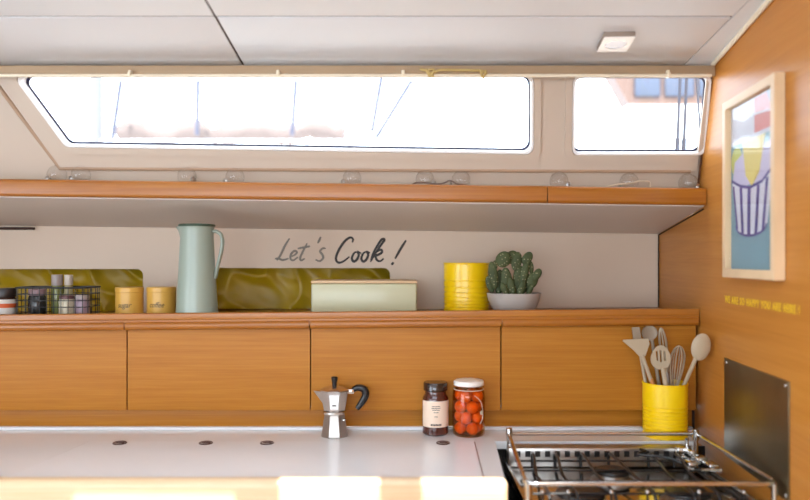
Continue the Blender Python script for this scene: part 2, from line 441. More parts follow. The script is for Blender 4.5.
# pale strip where the ceiling meets the bulkhead
bm = new()
for Y0, Y1 in ((0.7, 1.84),):
    P = [Vector((wall_x(Y) - 0.006, Y, ceil_z(Y) - 0.006)) for Y in (Y0, 1.19, Y1)]; tube(bm, P, 0.006, 8)
struct('trim_2', bm, 'rail_white')

# lower wall behind the ledge: white panel with two open lockers
YW = 2.371
zt1, zt2 = px_z(269, YW), px_z(268, YW)
c1a, c1b, c2a, c2b = -1.75, px_x(143, YW), px_x(204, YW), px_x(390, YW)
zl = lambda x: ledge_z(x) + 0.001
outl = [(XL, zl(XL)), (c1a, zl(c1a)), (c1a, zt1), (c1b, zt1), (c1b, zl(c1b)), (c2a, zl(c2a)), (c2a, zt2), (c2b, zt2), (c2b, zl(c2b)), (0.836, zl(0.83)), (0.836, 1.476), (XL, 1.517)]
rads = [0, 0, 0.02, 0.02, 0, 0, 0.02, 0.02, 0, 0, 0, 0]
bm = new(); plate(bm, round_poly(outl, rads), [], xz(YW), (0, 1, 0), 0.012); struct('wall_lower', bm, 'white_wall', smooth=25)
# inside of the lockers
bm = new(); box(bm, XL, 0.845, 2.56, 2.575, 1.0, 1.54); extrude_x(bm, [(2.25, 1.4905), (2.575, 1.4775), (2.575, 1.495), (2.25, 1.503)], XL, 0.845, -0.013, 0.794); struct('wall_locker', bm, 'white_wall')
# dark joint between the joinery and the bulkhead
bm = new()
tube(bm, [(wall_x(2.366) - 0.003, 2.366, ledge_z(0.83) + 0.002), (wall_x(2.366) - 0.003, 2.366, 1.452), (wall_x(1.925) - 0.002, 1.925, 1.506)], 0.0022, 6)
tube(bm, [(wall_x(1.968) - 0.003, 1.968, 1.566), (wall_x(1.848) - 0.003, 1.848, 1.872)], 0.003, 6, mi=1)
struct('trim_3', bm, ['dark_gap', mat('brown_caulk', srgb(92, 56, 32), 0.7)])
bm = new(); box(bm, -1.55, -1.215, 2.352, 2.366, 1.469, 1.4775, 0.001); struct('trim_4', bm, 'dark_gap')

# ------------------------------------------------------------------ upper shelf
def to_bulkhead(bm, x_from, gap=0.003):
    # bring the right-hand end up to the slanting bulkhead
    for v in bm.verts:
        if v.co.x > x_from: v.co.x = wall_x(v.co.y) - gap
sh = thing('wall_shelf', 'long white shelf with an oak front rail under the windows', 'shelf', (0, 1.905, 1.5155))
def rel(prof): return [(y - 1.905, z - 1.5155) for y, z in prof]
bm = new(); extrude_x(bm, rel([(1.917, 1.5125), (2.368, 1.4555), (2.368, 1.475), (2.0, 1.545), (2.0, 1.552), (1.917, 1.552)]), XL + 0.01, 0.790, SHELF_S, SHELF_X)
for v in bm.verts:
    if v.co.x > 0.7: v.co.x = wall_x(v.co.y + 1.905) - 0.003
obj('shelf_board', bm, 'soffit', sh, smooth=25)
for x0, x1 in ((XL + 0.01, px_x(546.5, 1.905)), (px_x(547.5, 1.905), 0.7945)):
    bm = new(); extrude_x(bm, rel(rect_prof(1.897, 1.918, 1.5145, 1.5605, 0.009)), x0, x1, SHELF_S, SHELF_X); obj('front_rail', bm, 'wood_rail', sh, smooth=50)

# ------------------------------------------------------------------ cabinets under the ledge
LS = 0.0085; LX = -1.114
bm = new(); extrude_x(bm, [(y, z) for y, z in rect_prof(1.960, 2.558, 1.1835, 1.1955, 0.003)], XL + 0.01, 0.7985, 0.0095, LX); to_bulkhead(bm, 0.7)
extrude_x(bm, rect_prof(1.953, 1.966, 1.2025, 1.2222, 0.004), XL + 0.01, 0.7985, LS, LX); to_bulkhead(bm, 0.7)
extrude_x(bm, [(1.9555, 1.186), (1.9645, 1.186), (1.9645, 1.206), (1.9555, 1.206)], XL + 0.01, 0.7985, LS, LX); to_bulkhead(bm, 0.7)
lo = obj('oak_ledge', bm, 'wood_rail', smooth=40); tag(lo, 'long oak ledge on top of the cabinets carrying jug, tins and cactus', 'ledge')
xs = [-1.265, -0.7605, -0.2585, 0.2625, 0.7975]
cab_labels = ['oak cabinet at the far left, below the wire basket', 'oak cabinet below the mint jug and mustard canisters',
              'oak cabinet behind the coffee pot, below the mint box', 'oak cabinet on the right, behind the utensil tin']
for i in range(4):
    x0, x1 = xs[i] + 0.0018, xs[i + 1] - 0.0018
    xm = (x0 + x1) / 2
    c = thing('wall_cabinet', cab_labels[i], 'cabinet', (xm, 1.98, 0.9605), 0, 'oak cabinets behind the worktop')
    zt = ledge_z(xm) - 0.0135 - 0.9605
    bm = new(); extrude_x(bm, [(0.006, 0.0), (0.39, 0.0), (0.39, zt), (0.006, zt)], x0 - xm, x1 - xm, 0.0095, 0); obj('body', bm, 'wood', c)
    d_top = door_top(xm) - 0.9605
    bm = new(); extrude_x(bm, rect_prof(-0.010, 0.0055, -0.0025, d_top - 0.004, 0.0025, 3), x0 - xm, x1 - xm, 0, 0)
    # carry the slope of the ledge on the upper edge only
    for v in bm.verts:
        if v.co.z > 0.1: v.co.z += LS * v.co.x
    d = obj('door', bm, 'wood', c, smooth=40)
    bm = new(); extrude_x(bm, rect_prof(-0.031, -0.0095, d_top - 0.0255, d_top - 0.0025, 0.0105, 7), x0 - xm, x1 - xm, LS, 0)
    obj('door_grip', bm, 'wood_rail', d, smooth=60)
bm = new(); box(bm, XL + 0.01, 0.797, 2.0, 2.012, 0.9085, 0.9595, 0.001); struct('trim_5', bm, 'wood')
bm = new(); box(bm, 0.7985, 0.806, 2.004, 2.10, 0.90, 1.20); struct('trim_8', bm, 'dark_gap')
bm = new(); box(bm, XL + 0.01, -1.272, 1.97, 2.36, 0.9605, 1.19, 0.002); struct('trim_6', bm, 'wood')

# ------------------------------------------------------------------ worktop
wt = thing('worktop', 'long pale laminate worktop with a rounded wooden front rail', 'worktop', (0, 0, 0.88))
bm = new()
plate(bm, [(XL + 0.01, 1.525), (0.213, 1.525), (0.232, 1.842), (0.232, 1.868), (0.758, 1.868), (0.762, 2.03), (XL + 0.01, 2.03)], [], up(0.0), (0, 0, 1), 0.02)
obj('worktop_slab', bm, 'counter', wt)
bm = new(); extrude_x(bm, rect_prof(1.986, 1.9995, 0.02, 0.0275, 0.003, 4), XL + 0.01, 0.795); obj('upstand', bm, 'counter', wt, smooth=50)
bm = new(); box(bm, XL + 0.01, 0.2145, 1.487, 1.5245, -0.045, 0.0345, 0.0145, seg=5); obj('front_rail', bm, 'wood_nosing', wt, smooth=60)
ld = thing('counter_lid', 'flush pale lid in the worktop with round finger latches', 'lid', (-0.33, 1.70, 0.9))
bm = new()
plate(bm, [(-0.53, -0.165), (0.4975, -0.165), (0.5075, 0.157), (-0.485, 0.157)], [], up(0.0), (0, 0, 1), 0.0022)
obj('lid_panel', bm, 'lid', ld)
bm = new(); plate(bm, [(-0.5325, -0.167), (0.5005, -0.167), (0.5105, 0.1595), (-0.4875, 0.1595)], [[(-0.53, -0.165), (0.4975, -0.165), (0.5075, 0.157), (-0.485, 0.157)]], up(0.0), (0, 0, 1), 0.0012); obj('lid_seam', bm, mat('seam_grey', srgb(120, 104, 94), 0.6), ld, smooth=0)
for lx in (px_x(122, 1.852), px_x(207, 1.848), px_x(268, 1.852), px_x(443, 1.842)):
    bm = new()
    c = (lx + 0.33, 0.138, 0.0022)
    tube(bm, [(c[0] + 0.016 * math.cos(a), c[1] + 0.016 * math.sin(a), c[2] + 0.0010) for a in [2 * PI * k / 28 for k in range(28)]], 0.0018, 8, closed=True)
    lathe(bm, [(0, 0.0008), (0.0155, 0.0008), (0.0155, 0.0)], 28, 1, c)
    box(bm, c[0] - 0.009, c[0] + 0.012, c[1] - 0.004, c[1] + 0.004, c[2] + 0.0008, c[2] + 0.0035, 0.001)
    obj('latch', bm, ['dark_brown', mat('latch_grey', srgb(176, 166, 158), 0.4)], ld, smooth=40)
# carcass that carries the worktop, mostly below the picture
bm = new(); box(bm, 0.2055, 0.2115, 1.53, 1.895, 0.05, 0.8795); box(bm, 0.2055, 0.79, 1.896, 1.902, 0.05, 0.8795); struct('trim_10', bm, 'black_iron')
bm = new(); box(bm, XL + 0.01, 0.205, 1.53, 2.36, 0.0, 0.8795, 0.003); box(bm, 0.205, 0.79, 1.905, 2.36, 0.0, 0.8795, 0.003)
tag(obj('base_cabinet', bm, 'wood'), 'oak base cabinet that carries the pale worktop', 'cabinet')

# ------------------------------------------------------------------ stove
X0, X1, Y0, Y1 = 0.247, 0.743, 1.437, 1.852
st = thing('gas_stove', 'stainless gas stove with chrome fiddle rail and black grates', 'stove', (0.495, 1.645, 0.0))
S = lambda x, y, z: Vector((x - 0.495, y - 1.645, z))
def sbox(bm, x0, x1, y0, y1, z0, z1, bev=0.0, mi=0): box(bm, x0 - 0.495, x1 - 0.495, y0 - 1.645, y1 - 1.645, z0, z1, bev, mi)
bm = new(); sbox(bm, X0 + 0.012, X1 - 0.012, Y0 + 0.02, Y1 - 0.01, 0.0, 0.846, 0.004); obj('body', bm, 'black_iron', st)
bm = new()
sbox(bm, X0 + 0.004, X1 - 0.004, Y0 + 0.006, Y1, 0.846, 0.852, 0.002)
sbox(bm, X0 + 0.002, X0 + 0.010, Y0 + 0.006, Y1, 0.846, 0.868, 0.002); sbox(bm, X1 - 0.010, X1 - 0.002, Y0 + 0.006, Y1, 0.846, 0.868, 0.002)
sbox(bm, X0 + 0.004, X1 - 0.004, Y0 + 0.004, Y0 + 0.012, 0.80, 0.866, 0.002)
obj('hob_top', bm, 'chrome', st)
bm = new()
sbox(bm, X0 + 0.012, X1 - 0.03, 1.800, 1.842, 0.852, 0.9, 0.003)
nsl = 17
for k in range(nsl):
    xx = X0 + 0.035 + k * (X1 - X0 - 0.10) / (nsl - 1)
    sbox(bm, xx - 0.0065, xx + 0.0065, 1.7985, 1.8003, 0.878, 0.8925, 0.0, 1)
obj('vent_strip', bm, ['steel', 'black_iron'], st)
# fiddle rail
ZR = 0.923
def rounded_path(pts, r, n=5):
    out = [Vector(pts[0])]
    for i in range(1, len(pts) - 1):
        p, a, b = Vector(pts[i]), Vector(pts[i - 1]), Vector(pts[i + 1])
        u, v = (a - p).normalized(), (b - p).normalized()
        for k in range(n + 1):
            t = k / n; out.append((p + u * r) * (1 - t) ** 2 + p * 2 * t * (1 - t) + (p + v * r) * t ** 2)
    out.append(Vector(pts[-1])); return out
bm = new()
loop = round_poly([(X0 - 0.005, Y0), (X1 + 0.006, Y0), (X1 + 0.006, Y1), (X0 + 0.02, Y1)], [0.022, 0.03, 0.012, 0.012], 6)
tube(bm, [S(p.x, p.y, ZR) for p in loop], 0.0049, 10, closed=True)
obj('fiddle_rail', bm, 'chrome', st, smooth=60)
for (x, y) in ((X0 + 0.0, Y0 + 0.003), (X1 - 0.004, Y0 + 0.003), (X0 + 0.021, Y1), (X1, Y1 - 0.012)):
    bm = new(); tube(bm, [S(x, y, 0.848), S(x, y, ZR)], 0.0062, 10); lathe(bm, [(0, 0.014), (0.008, 0.014), (0.009, 0.0), (0.008, -0.012), (0, -0.012)], 14, 0, S(x, y, ZR)) if y > 1.7 else None
    obj('rail_post', bm, 'chrome', st, smooth=50)
for px in (543, 569, 612, 648, 700, 745):
    bm = new(); x = px_x(px, 1.45)
    tube(bm, [S(x, Y0 + 0.016, 0.852), S(x, Y0 + 0.016, 0.9)], 0.0028, 8); ellipsoid(bm, S(x, Y0 + 0.016, 0.902), (0.0045, 0.0045, 0.0045), 12, 8, 1)
    obj('grate_stud', bm, ['black_iron', 'chrome'], st, smooth=60)
# black wire grate
bm = new(); ZG = 0.889
for px0, px1 in ((533, 536), (556, 562), (582, 596), (610, 632), (650, 668), (676, 690)):
    xa, xb = px_x(px0, 1.775), px_x(px1, 1.62)
    xa = min(max(xa, X0 + 0.02), X1 - 0.05); xb = min(max(xb, X0 + 0.03), X1 - 0.05)
    tube(bm, catmull([S(xa, 1.785, 0.856), S(xa, 1.783, ZG), S(xa * 0.7 + xb * 0.3, 1.72, ZG + 0.004), S(xb, 1.62, ZG), S(xb, 1.54, ZG + 0.002), S(xb, 1.47, ZG), S(xb, 1.466, 0.856)], 4), 0.0037, 6)
for y in (1.745, 1.665, 1.585, 1.50):
    tube(bm, [S(X0 + 0.02, y, ZG - 0.006), S(X1 - 0.06, y, ZG - 0.006)], 0.0026, 6)
tube(bm, catmull([S(0.585, 1.79, ZG + 0.01), S(0.59, 1.765, ZG + 0.012), S(0.565, 1.745, ZG + 0.01), S(0.60, 1.73, ZG + 0.01), S(0.63, 1.72, ZG + 0.008), S(0.66, 1.69, ZG)], 5), 0.0036, 6)
obj('pan_grate', bm, 'black_iron', st, smooth=60)
def burner(x, y, r):
    b = bpy.data.objects.new('burner', None); COL.objects.link(b); b.parent = st; b.location = S(x, y, 0.852)
    bm = new(); lathe(bm, [(0, 0), (r * 1.25, 0), (r * 1.25, 0.004), (r * 0.9, 0.012), (r * 0.82, 0.020), (0, 0.020)], 32); obj('burner_base', bm, 'steel', b)
    bm = new(); lathe(bm, [(0, 0.0205), (r, 0.0205), (r, 0.0245), (r * 0.94, 0.028), (r * 0.3, 0.029), (0, 0.029)], 32); obj('burner_cap', bm, 'black_iron', b)
burner(0.485, 1.685, 0.040); burner(0.372, 1.525, 0.052); burner(0.60, 1.53, 0.046)
# pan clamp on the right-hand side
bm = new()
sbox(bm, 0.684, 0.694, 1.47, 1.80, 0.872, 0.880, 0.002); sbox(bm, 0.704, 0.710, 1.47, 1.80, 0.872, 0.878, 0.002)
obj('clamp_bar', bm, 'black_iron', st)
bm = new()
for (x, y, z, a, b, c) in ((0.695, 1.79, 0.892, .022, .012, .014), (0.712, 1.742, 0.888, .014, .018, .008), (0.722, 1.70, 0.885, .012, .022, .007), (0.70, 1.765, 0.9, .008, .02, .006), (0.675, 1.70, 0.884, .012, .016, .012)):
    sbox(bm, x - a, x + a, y - b, y + b, z - c, z + c, 0.003)
for y in (1.73, 1.77, 1.66):
    tube(bm, [S(0.682, y, 0.885), S(0.73, y, 0.885)], 0.004, 8)
tube(bm, [S(0.705, 1.80, 0.86), S(0.705, 1.80, 0.925)], 0.005, 8)
obj('pan_clamp', bm, 'chrome', st, smooth=50)

# ------------------------------------------------------------------ bulkhead: picture, plate, lettering
def on_wall(Y, z, off=0.0):
    n = Vector((-1, 0.0833, 0)).normalized()
    return Vector((wall_x(Y), Y, z)) + n * off
PW, PH, PT, PB = 0.292, 0.416, 0.022, 0.020
pic = thing('framed_picture', 'pale wooden framed print of a striped cup on the right wall', 'picture', on_wall(1.579, 1.329, 0.0005), WALL_ROT)
# local axes: x to the viewer's right, y into the wall, z up
bm = new()
f2 = lambda y: (lambda p: Vector((p[0], y, p[1])))
plate(bm, [(-PW / 2, 0), (PW / 2, 0), (PW / 2, PH), (-PW / 2, PH)], [[(-PW / 2 + PB, PB), (PW / 2 - PB, PB), (PW / 2 - PB, PH - PB), (-PW / 2 + PB, PH - PB)]], f2(-PT), (0, 1, 0), PT)
bmesh.ops.bevel(bm, geom=[e for e in bm.edges if len(e.link_faces) == 2 and e.calc_face_angle(0) > 1.2], offset=0.0015, segments=2, affect='EDGES')
obj('frame', bm, 'birch', pic)
aw, ah = PW - 2 * PB, PH - 2 * PB
A = lambda u, v: (-aw / 2 + u * aw, PB + v * ah)
art = [mat('print_teal', srgb(116, 152, 164), 0.6), mat('print_reflection_white', srgb(200, 200, 208), 0.6), mat('reflection_pink', srgb(196, 112, 104), 0.6), mat('print_indigo', srgb(84, 74, 136), 0.6),
       mat('print_yellow', srgb(214, 194, 110), 0.6), mat('print_lime', srgb(186, 190, 100), 0.6), mat('print_lilac', srgb(190, 182, 206), 0.6), mat('reflection_blue_grey', srgb(150, 160, 170), 0.6)]
bm = new()
def patch(pts, layer, mi): plate(bm, [A(*p) for p in pts], [], f2(-0.008 - 0.0002 * layer), (0, 1, 0), 0.0002, mi)
def ell(cu, cv, ru, rv, a0=0, a1=2 * PI, n=24): return [(cu + ru * math.cos(a0 + (a1 - a0) * k / n), cv + rv * math.sin(a0 + (a1 - a0) * k / n)) for k in range(n + (0 if abs(a1 - a0 - 2 * PI) < 1e-6 else 1))]
patch([(0, 0), (1, 0), (1, 1), (0, 1)], 0, 0)
patch([(0, 0.765), (1, 0.765), (1, 1), (0, 1)], 1, 1)  # reflection in the glazing, painted in as pale top, pink panel and lines
patch([(0.55, 0.79), (0.97, 0.79), (0.97, 0.99), (0.55, 0.99)], 2, 2)
patch([(0.86, 0.93), (1, 0.88), (1, 1), (0.80, 1)], 3, 7)
patch([(0.0, 0.775), (1, 0.775), (1, 0.79), (0, 0.79)], 4, 1)
patch([(0.47, 0.78), (0.55, 0.78), (0.55, 1), (0.47, 1)], 4, 1)
patch([(0.52, 0.895), (0.97, 0.875), (0.97, 0.885), (0.52, 0.907)], 4, 1)
patch(ell(0.14, 0.66, 0.13, 0.09), 2, 5)
patch([(0.03, 0.5), (0.10, 0.66), (0.30, 0.70), (0.9, 0.72), (0.97, 0.66), (0.93, 0.5)], 3, 6)
cup = [(0.05, 0.535), (0.14, 0.26)] + [(0.14 + 0.33 - 0.33 * math.cos(a), 0.26 - 0.06 * math.sin(a)) for a in [PI * k / 12 for k in range(1, 12)]] + [(0.82, 0.26), (0.95, 0.565), (0.72, 0.50), (0.46, 0.48), (0.24, 0.50)]
patch(cup, 5, 1)
for (ua, ub, va, vb, w) in ((0.07, 0.165, 0.515, 0.245, 0.02), (0.25, 0.29, 0.495, 0.215, 0.03), (0.44, 0.43, 0.48, 0.2, 0.035), (0.64, 0.585, 0.485, 0.205, 0.03), (0.82, 0.73, 0.515, 0.22, 0.025)):
    patch([(ua - w, va), (ua + w, va), (ub + w, vb), (ub - w, vb)], 6, 3)
rim = [(0.03, 0.54), (0.24, 0.495), (0.46, 0.473), (0.72, 0.493), (0.97, 0.57)]
patch(rim + [(u, v + 0.018) for u, v in reversed(rim)], 7, 3)
base = [(0.12, 0.27)] + [(0.47 - 0.345 * math.cos(a), 0.26 - 0.068 * math.sin(a)) for a in [PI * k / 12 for k in range(0, 13)]]
patch(base + [(0.47 + 0.325 * math.cos(a), 0.262 - 0.056 * math.sin(a)) for a in [PI * k / 12 for k in range(0, 13)]], 7, 3)
patch([(0.28, 0.765), (0.78, 0.765), (0.66, 0.56), (0.5, 0.485), (0.36, 0.56)], 6, 4)
obj('print', bm, art, pic, smooth=0)
bm = new(); box(bm, -aw / 2, aw / 2, -0.0135, -0.012, PB, PB + ah); obj('glazing', bm, thin_glass('picture_glass', (1, 1, 1, 1), 0.45), pic)

bp = thing('splash_plate', 'dark steel splash plate on the right wall beside the stove', 'plate', on_wall(1.590, 0.893, 0.0005), WALL_ROT)
bm = new(); box(bm, -0.1765, 0.1765, -0.003, 0, 0.0, 0.2375, 0.001); obj('plate_sheet', bm, 'plate', bp)
for sx in (-1, 1):
    for z in (0.010, 0.2275):
        bm = new(); lathe(bm, [(0, 0.0015), (0.003, 0.001), (0.0035, 0)], 14, 0, mtx=Matrix.Translation((sx * 0.163, -0.003, z)) @ Matrix.Rotation(PI / 2, 4, 'X')); obj('screw', bm, 'chrome', bp)

bm = text_bm('WE ARE SO HAPPY YOU ARE HERE !', 0.0235, 0, 0.60, 0.0003, 1.25, 0.0006)
for v in bm.verts: v.co = Vector((v.co.x, -0.0006 - v.co.z, v.co.y))
xx = [v.co.x for v in bm.verts]; sc = 0.395 / (max(xx) - min(xx))
for v in bm.verts: v.co.x *= sc
lw = obj('wall_lettering', bm, 'yellow_ink', None, on_wall(1.570, 1.2735, 0.0003), 0, (0, 0, WALL_ROT))
tag(lw, 'line of small yellow capital letters on the right wall below the picture', 'lettering')

# hand lettering on the white panel
def zp(zx, zy): return (px_x(269.3 + zx / 5.28, YW), px_z(225 + zy / 5.26, YW))
def stroke(bm, pts, r, base=(0, 0, 0), n=6):
    P = catmull([(zp(*p)[0] - base[0], 0, zp(*p)[1] - base[2]) for p in pts], n)
    m = len(P); R = [r * (0.65 + 0.55 * math.sin(PI * i / (m - 1)) ** 0.7) for i in range(m)]
    tube(bm, P, R, 8, flat=(Vector((0, 1, 0)), 0.18))
let = [[(107, 70), (82, 110), (58, 160), (40, 186)], [(30, 178), (48, 176), (72, 184), (102, 176)],
       [(112, 166), (134, 158), (146, 144), (134, 136), (116, 152), (112, 176), (126, 186), (152, 168)],
       [(200, 96), (180, 135), (164, 170), (168, 186), (188, 176)], [(150, 124), (182, 118), (216, 112)],
       [(272, 62), (264, 80), (256, 96)], [(298, 124), (284, 122), (268, 138), (280, 156), (284, 174), (266, 190), (244, 182)]]
cook = [[(438, 92), (442, 74), (426, 66), (396, 88), (366, 134), (352, 176), (364, 197), (390, 192), (424, 166)],
        [(462, 140), (446, 150), (436, 176), (446, 192), (462, 182), (472, 156), (464, 140), (486, 150)],
        [(512, 140), (496, 150), (486, 176), (496, 192), (512, 182), (522, 156), (514, 140), (532, 148)],
        [(534, 194), (560, 150), (592, 102), (608, 78), (594, 76), (570, 110), (548, 150), (536, 186)], [(546, 170), (566, 142), (590, 130), (594, 144), (572, 158), (560, 160), (568, 184), (586, 190), (604, 176)],
        [(722, 80), (692, 128), (664, 178)], [(656, 196), (650, 204), (646, 210)]]
lc = thing('wall_script', "handwritten script words Let's Cook ! on the white panel", 'lettering', (px_x(330, YW), YW - 0.0011, px_z(255, YW)))
bm = new()
for s in let: stroke(bm, s, 0.0031, lc.location)
o = obj('word', bm, 'ink_sheen', lc, smooth=60); o['label'] = 'word with its sheen painted grey'
bm = new()
for s in cook: stroke(bm, s, 0.0035, lc.location)
o = obj('word', bm, 'ink', lc, smooth=60); o['label'] = 'black word with exclamation mark'

# ------------------------------------------------------------------ things on the ledge
def on_ledge(x, y): return (x, y, ledge_z(x) + 0.0004)
# crumpled fabric seen in the two locker openings
def fabric(name, x0, x1, label, seed):
    bm = new(); nx, nz = int((x1 - x0) / 0.006), 30
    z0 = ledge_z((x0 + x1) / 2) + 0.006; h = 0.205
    g = []
    for i in range(nx + 1):
        row = []
        for j in range(nz + 1):
            x = (x1 - x0) * i / nx - (x1 - x0) / 2; z = h * j / nz
            p = Vector((x * 7 + seed + z * 5, z * 7, seed))
            d = (1 - abs(noise.noise(p)) * 2) ** 2 * 0.022 + (1 - abs(noise.noise(p * 1.9 + Vector((3, 1, 0)))) * 2) * 0.007 + noise.noise(p * 4) * 0.002
            row.append(bm.verts.new((x, -0.012 - d + 0.02 * (j / nz) ** 2, z)))
        g.append(row)
    for i in range(nx):
        for j in range(nz): bm.faces.new((g[i][j], g[i + 1][j], g[i + 1][j + 1], g[i][j + 1]))
    r = bmesh.ops.solidify(bm, geom=bm.faces[:], thickness=0.002)
    o = obj(name, bm, 'olive', None, ((x0 + x1) / 2, 2.475, z0 - 0.005), smooth=70)
    tag(o, label, 'fabric', 'olive fabric bundles in the lockers')
fabric('fabric_bundle', -1.6, c1b + 0.03, 'crumpled olive fabric in the left locker behind the wire basket', 2.3)
fabric('fabric_bundle', c2a - 0.02, c2b + 0.02, 'crumpled olive fabric in the locker between jug and mint box', 8.1)

# mint jug
jx, jy = -0.583, 2.018
jug = thing('jug', 'tall mint green enamel jug with a loop handle on the ledge', 'jug', on_ledge(jx, jy))
JH = 0.262
bm = new()
lathe(bm, [(0, 0), (0.055, 0), (0.058, 0.003), (0.0575, 0.02), (0.054, 0.08), (0.0495, 0.15), (0.0455, 0.230), (0.0455, 0.250), (0.047, JH - 0.003), (0.0478, JH), (0.0455, JH), (0.043, 0.230), (0.047, 0.15), (0.055, 0.01), (0, 0.006)], 48)
for v in bm.verts:     # pour lip on the left
    if v.co.z > 0.235 and v.co.x < -0.03: v.co.x -= 0.012 * ((v.co.z - 0.235) / 0.027) * max(0, 1 - abs(v.co.y) / 0.022)
obj('jug_body', bm, 'mint', jug, smooth=50)
bm = new(); tube(bm, catmull([(0.042, 0, 0.248), (0.054, 0, 0.249), (0.067, 0, 0.240), (0.0715, 0, 0.220), (0.068, 0, 0.192), (0.060, 0, 0.160), (0.0535, 0, 0.130), (0.051, 0, 0.118)], 6), 0.0052, 10, flat=(Vector((0, 1, 0)), 1.6)); obj('jug_handle', bm, 'mint', jug, smooth=60)
bm = new(); lathe(bm, [(0, JH + 0.001), (0.050, JH + 0.001), (0.051, JH + 0.004), (0.048, JH + 0.007), (0.015, JH + 0.009), (0, JH + 0.009)], 40); obj('jug_top_disc', bm, 'mint_dark', jug)  # dark green disc over the rim, slightly wider than it

# small pale dish right of the jug
bm = new(); lathe(bm, [(0, 0), (0.026, 0), (0.036, 0.005), (0.038, 0.008), (0.0365, 0.0085), (0.026, 0.003), (0, 0.0025)], 36)
d = obj('dish', bm, mat('blue_grey_ceramic', srgb(164, 182, 182), 0.3), None, on_ledge(-0.478, 2.035)); tag(d, 'small flat blue grey dish on the ledge right of the jug', 'dish')

# canisters with cursive words
def canister(x, r, word, label):
    c = thing('canister', label, 'canister', on_ledge(x, 2.10), 0, 'mustard canisters on the ledge')
    bm = new(); lathe(bm, [(0, 0), (r - 0.001, 0), (r, 0.001), (r, 0.077), (r - 0.001, 0.078), (0, 0.078)], 40); obj('canister_body', bm, 'mustard', c)
    bm = new(); lathe(bm, [(0, 0.0783), (r + 0.0008, 0.0783), (r + 0.0008, 0.090), (r - 0.001, 0.092), (0, 0.0925)], 40); obj('canister_lid', bm, 'mustard', c)
    bm = text_bm(word, 0.0215, 0.35, 0.85, 0.0002); wrap(bm, r + 0.0004, 0.041, -PI / 2 + (-0.05 if word == 'coffee' else -0.05)); obj('word', bm, 'ink', c, smooth=0)['label'] = 'dark cursive word ' + word
canister(-0.8035, 0.039, 'sugar', 'left of two mustard canisters, marked sugar')
canister(-0.7105, 0.0405, 'coffee', 'mustard canister marked coffee beside the mint jug')

# wire basket and its jars
bk = thing('wire_basket', 'black wire basket full of spice jars on the ledge', 'basket', on_ledge(-1.0005, 2.08))
bx, by, bh = 0.101, 0.05, 0.0945
bm = new()
for z, r in ((bh, 0.0026), (0.0025, 0.0022)):
    tube(bm, [(p.x, p.y, z) for p in round_poly([(-bx, -by), (bx, -by), (bx, by), (-bx, by)], 0.008, 4)], r, 8, closed=True)
obj('rim', bm, 'black_iron', bk, smooth=60)
bm = new()
for z in (0.020, 0.040, 0.058, 0.076):
    tube(bm, [(p.x, p.y, z) for p in round_poly([(-bx, -by), (bx, -by), (bx, by), (-bx, by)], 0.008, 4)], 0.0012, 6, closed=True)
for k in range(10):
    x = -bx + 2 * bx * (k + 0.5) / 10
    for y in (-by, by): tube(bm, [(x, y, 0.002), (x, y, bh)], 0.0012, 6)
    tube(bm, [(x, -by, 0.0022), (x, by, 0.0022)], 0.0012, 6)
for k in range(4):
    y = -by + 2 * by * (k + 0.5) / 4
    for x in (-bx, bx): tube(bm, [(x, y, 0.002), (x, y, bh)], 0.0012, 6)
obj('wire_mesh', bm, 'black_iron', bk, smooth=60)
def spice(x, y, r, h, lidh, body, lid, label, kind='spice_jar', band=None, z=0.0045):
    h += 0.018; p = on_ledge(x, y); t = thing(kind, label, 'jar', (p[0], p[1], p[2] + z), 0, 'spice jars at the left of the ledge')
    b = h - lidh
    bm = new(); lathe(bm, [(0, 0), (r * 0.92, 0), (r, 0.003), (r, b * 0.88), (r * 0.86, b), (0, b)], 28); o = obj('jar_body', bm, body, t, smooth=40)
    bm = new(); lathe(bm, [(0, b + 0.0003), (r * 0.93, b + 0.0003), (r * 0.95, b + 0.002), (r * 0.95, h - 0.002), (r * 0.9, h), (0, h)], 28); obj('jar_lid', bm, lid, t, smooth=40)
    if band:
        for (z0, z1, m) in band:
            bm = new(); lathe(bm, [(r + 0.0003, z0), (r + 0.0006, z0), (r + 0.0006, z1), (r + 0.0003, z1)], 28); obj('jar_label', bm, m, t)
    return t
mk = lambda n, c, r=0.4: mat(n, srgb(*c), r)
spice(-1.053, 2.062, 0.0245, 0.068, 0.018, mk('dark_spice', (40, 40, 40), 0.2), mk('mauve_lid', (140, 112, 116)), 'dark spice jar with mauve lid in the wire basket')
spice(-1.016, 2.103, 0.0165, 0.108, 0.032, mk('herb_glass', (120, 126, 74), 0.2), mk('grey_cap', (150, 138, 134)), 'taller grey capped grinder in the wire basket', 'spice_grinder')
spice(-0.984, 2.106, 0.0125, 0.107, 0.030, mk('pepper_glass', (150, 142, 104), 0.2), mk('pale_cap', (186, 174, 160)), 'slim pale capped grinder beside the grey capped one', 'spice_grinder')
spice(-0.966, 2.057, 0.0215, 0.049, 0.010, mk('white_spice', (206, 196, 170), 0.3), mk('plum_lid', (104, 66, 68)), 'short jar of white spice with plum lid in the basket')
spice(-0.9225, 2.058, 0.0205, 0.050, 0.012, mk('mauve_spice', (160, 138, 150), 0.3), mk('silver_lid', (170, 158, 156)), 'short mauve jar at the right end of the wire basket')
spice(-1.139, 2.05, 0.0305, 0.0765, 0.026, mk('brown_sauce', (60, 36, 28), 0.2), mk('near_black_lid', (34, 26, 24)), 'dark lidded jar with red and white label left of the basket', 'spice_jar',
      [(0.012, 0.063, mk('white_paper', (206, 202, 194), 0.6)), (0.0395, 0.0515, mk('red_paper', (196, 84, 34), 0.6))], 0.0)
for o in [c for c in bpy.data.objects if c.name.startswith('jar_label')][1:2]:
    o.scale = (1.02, 1.02, 1)

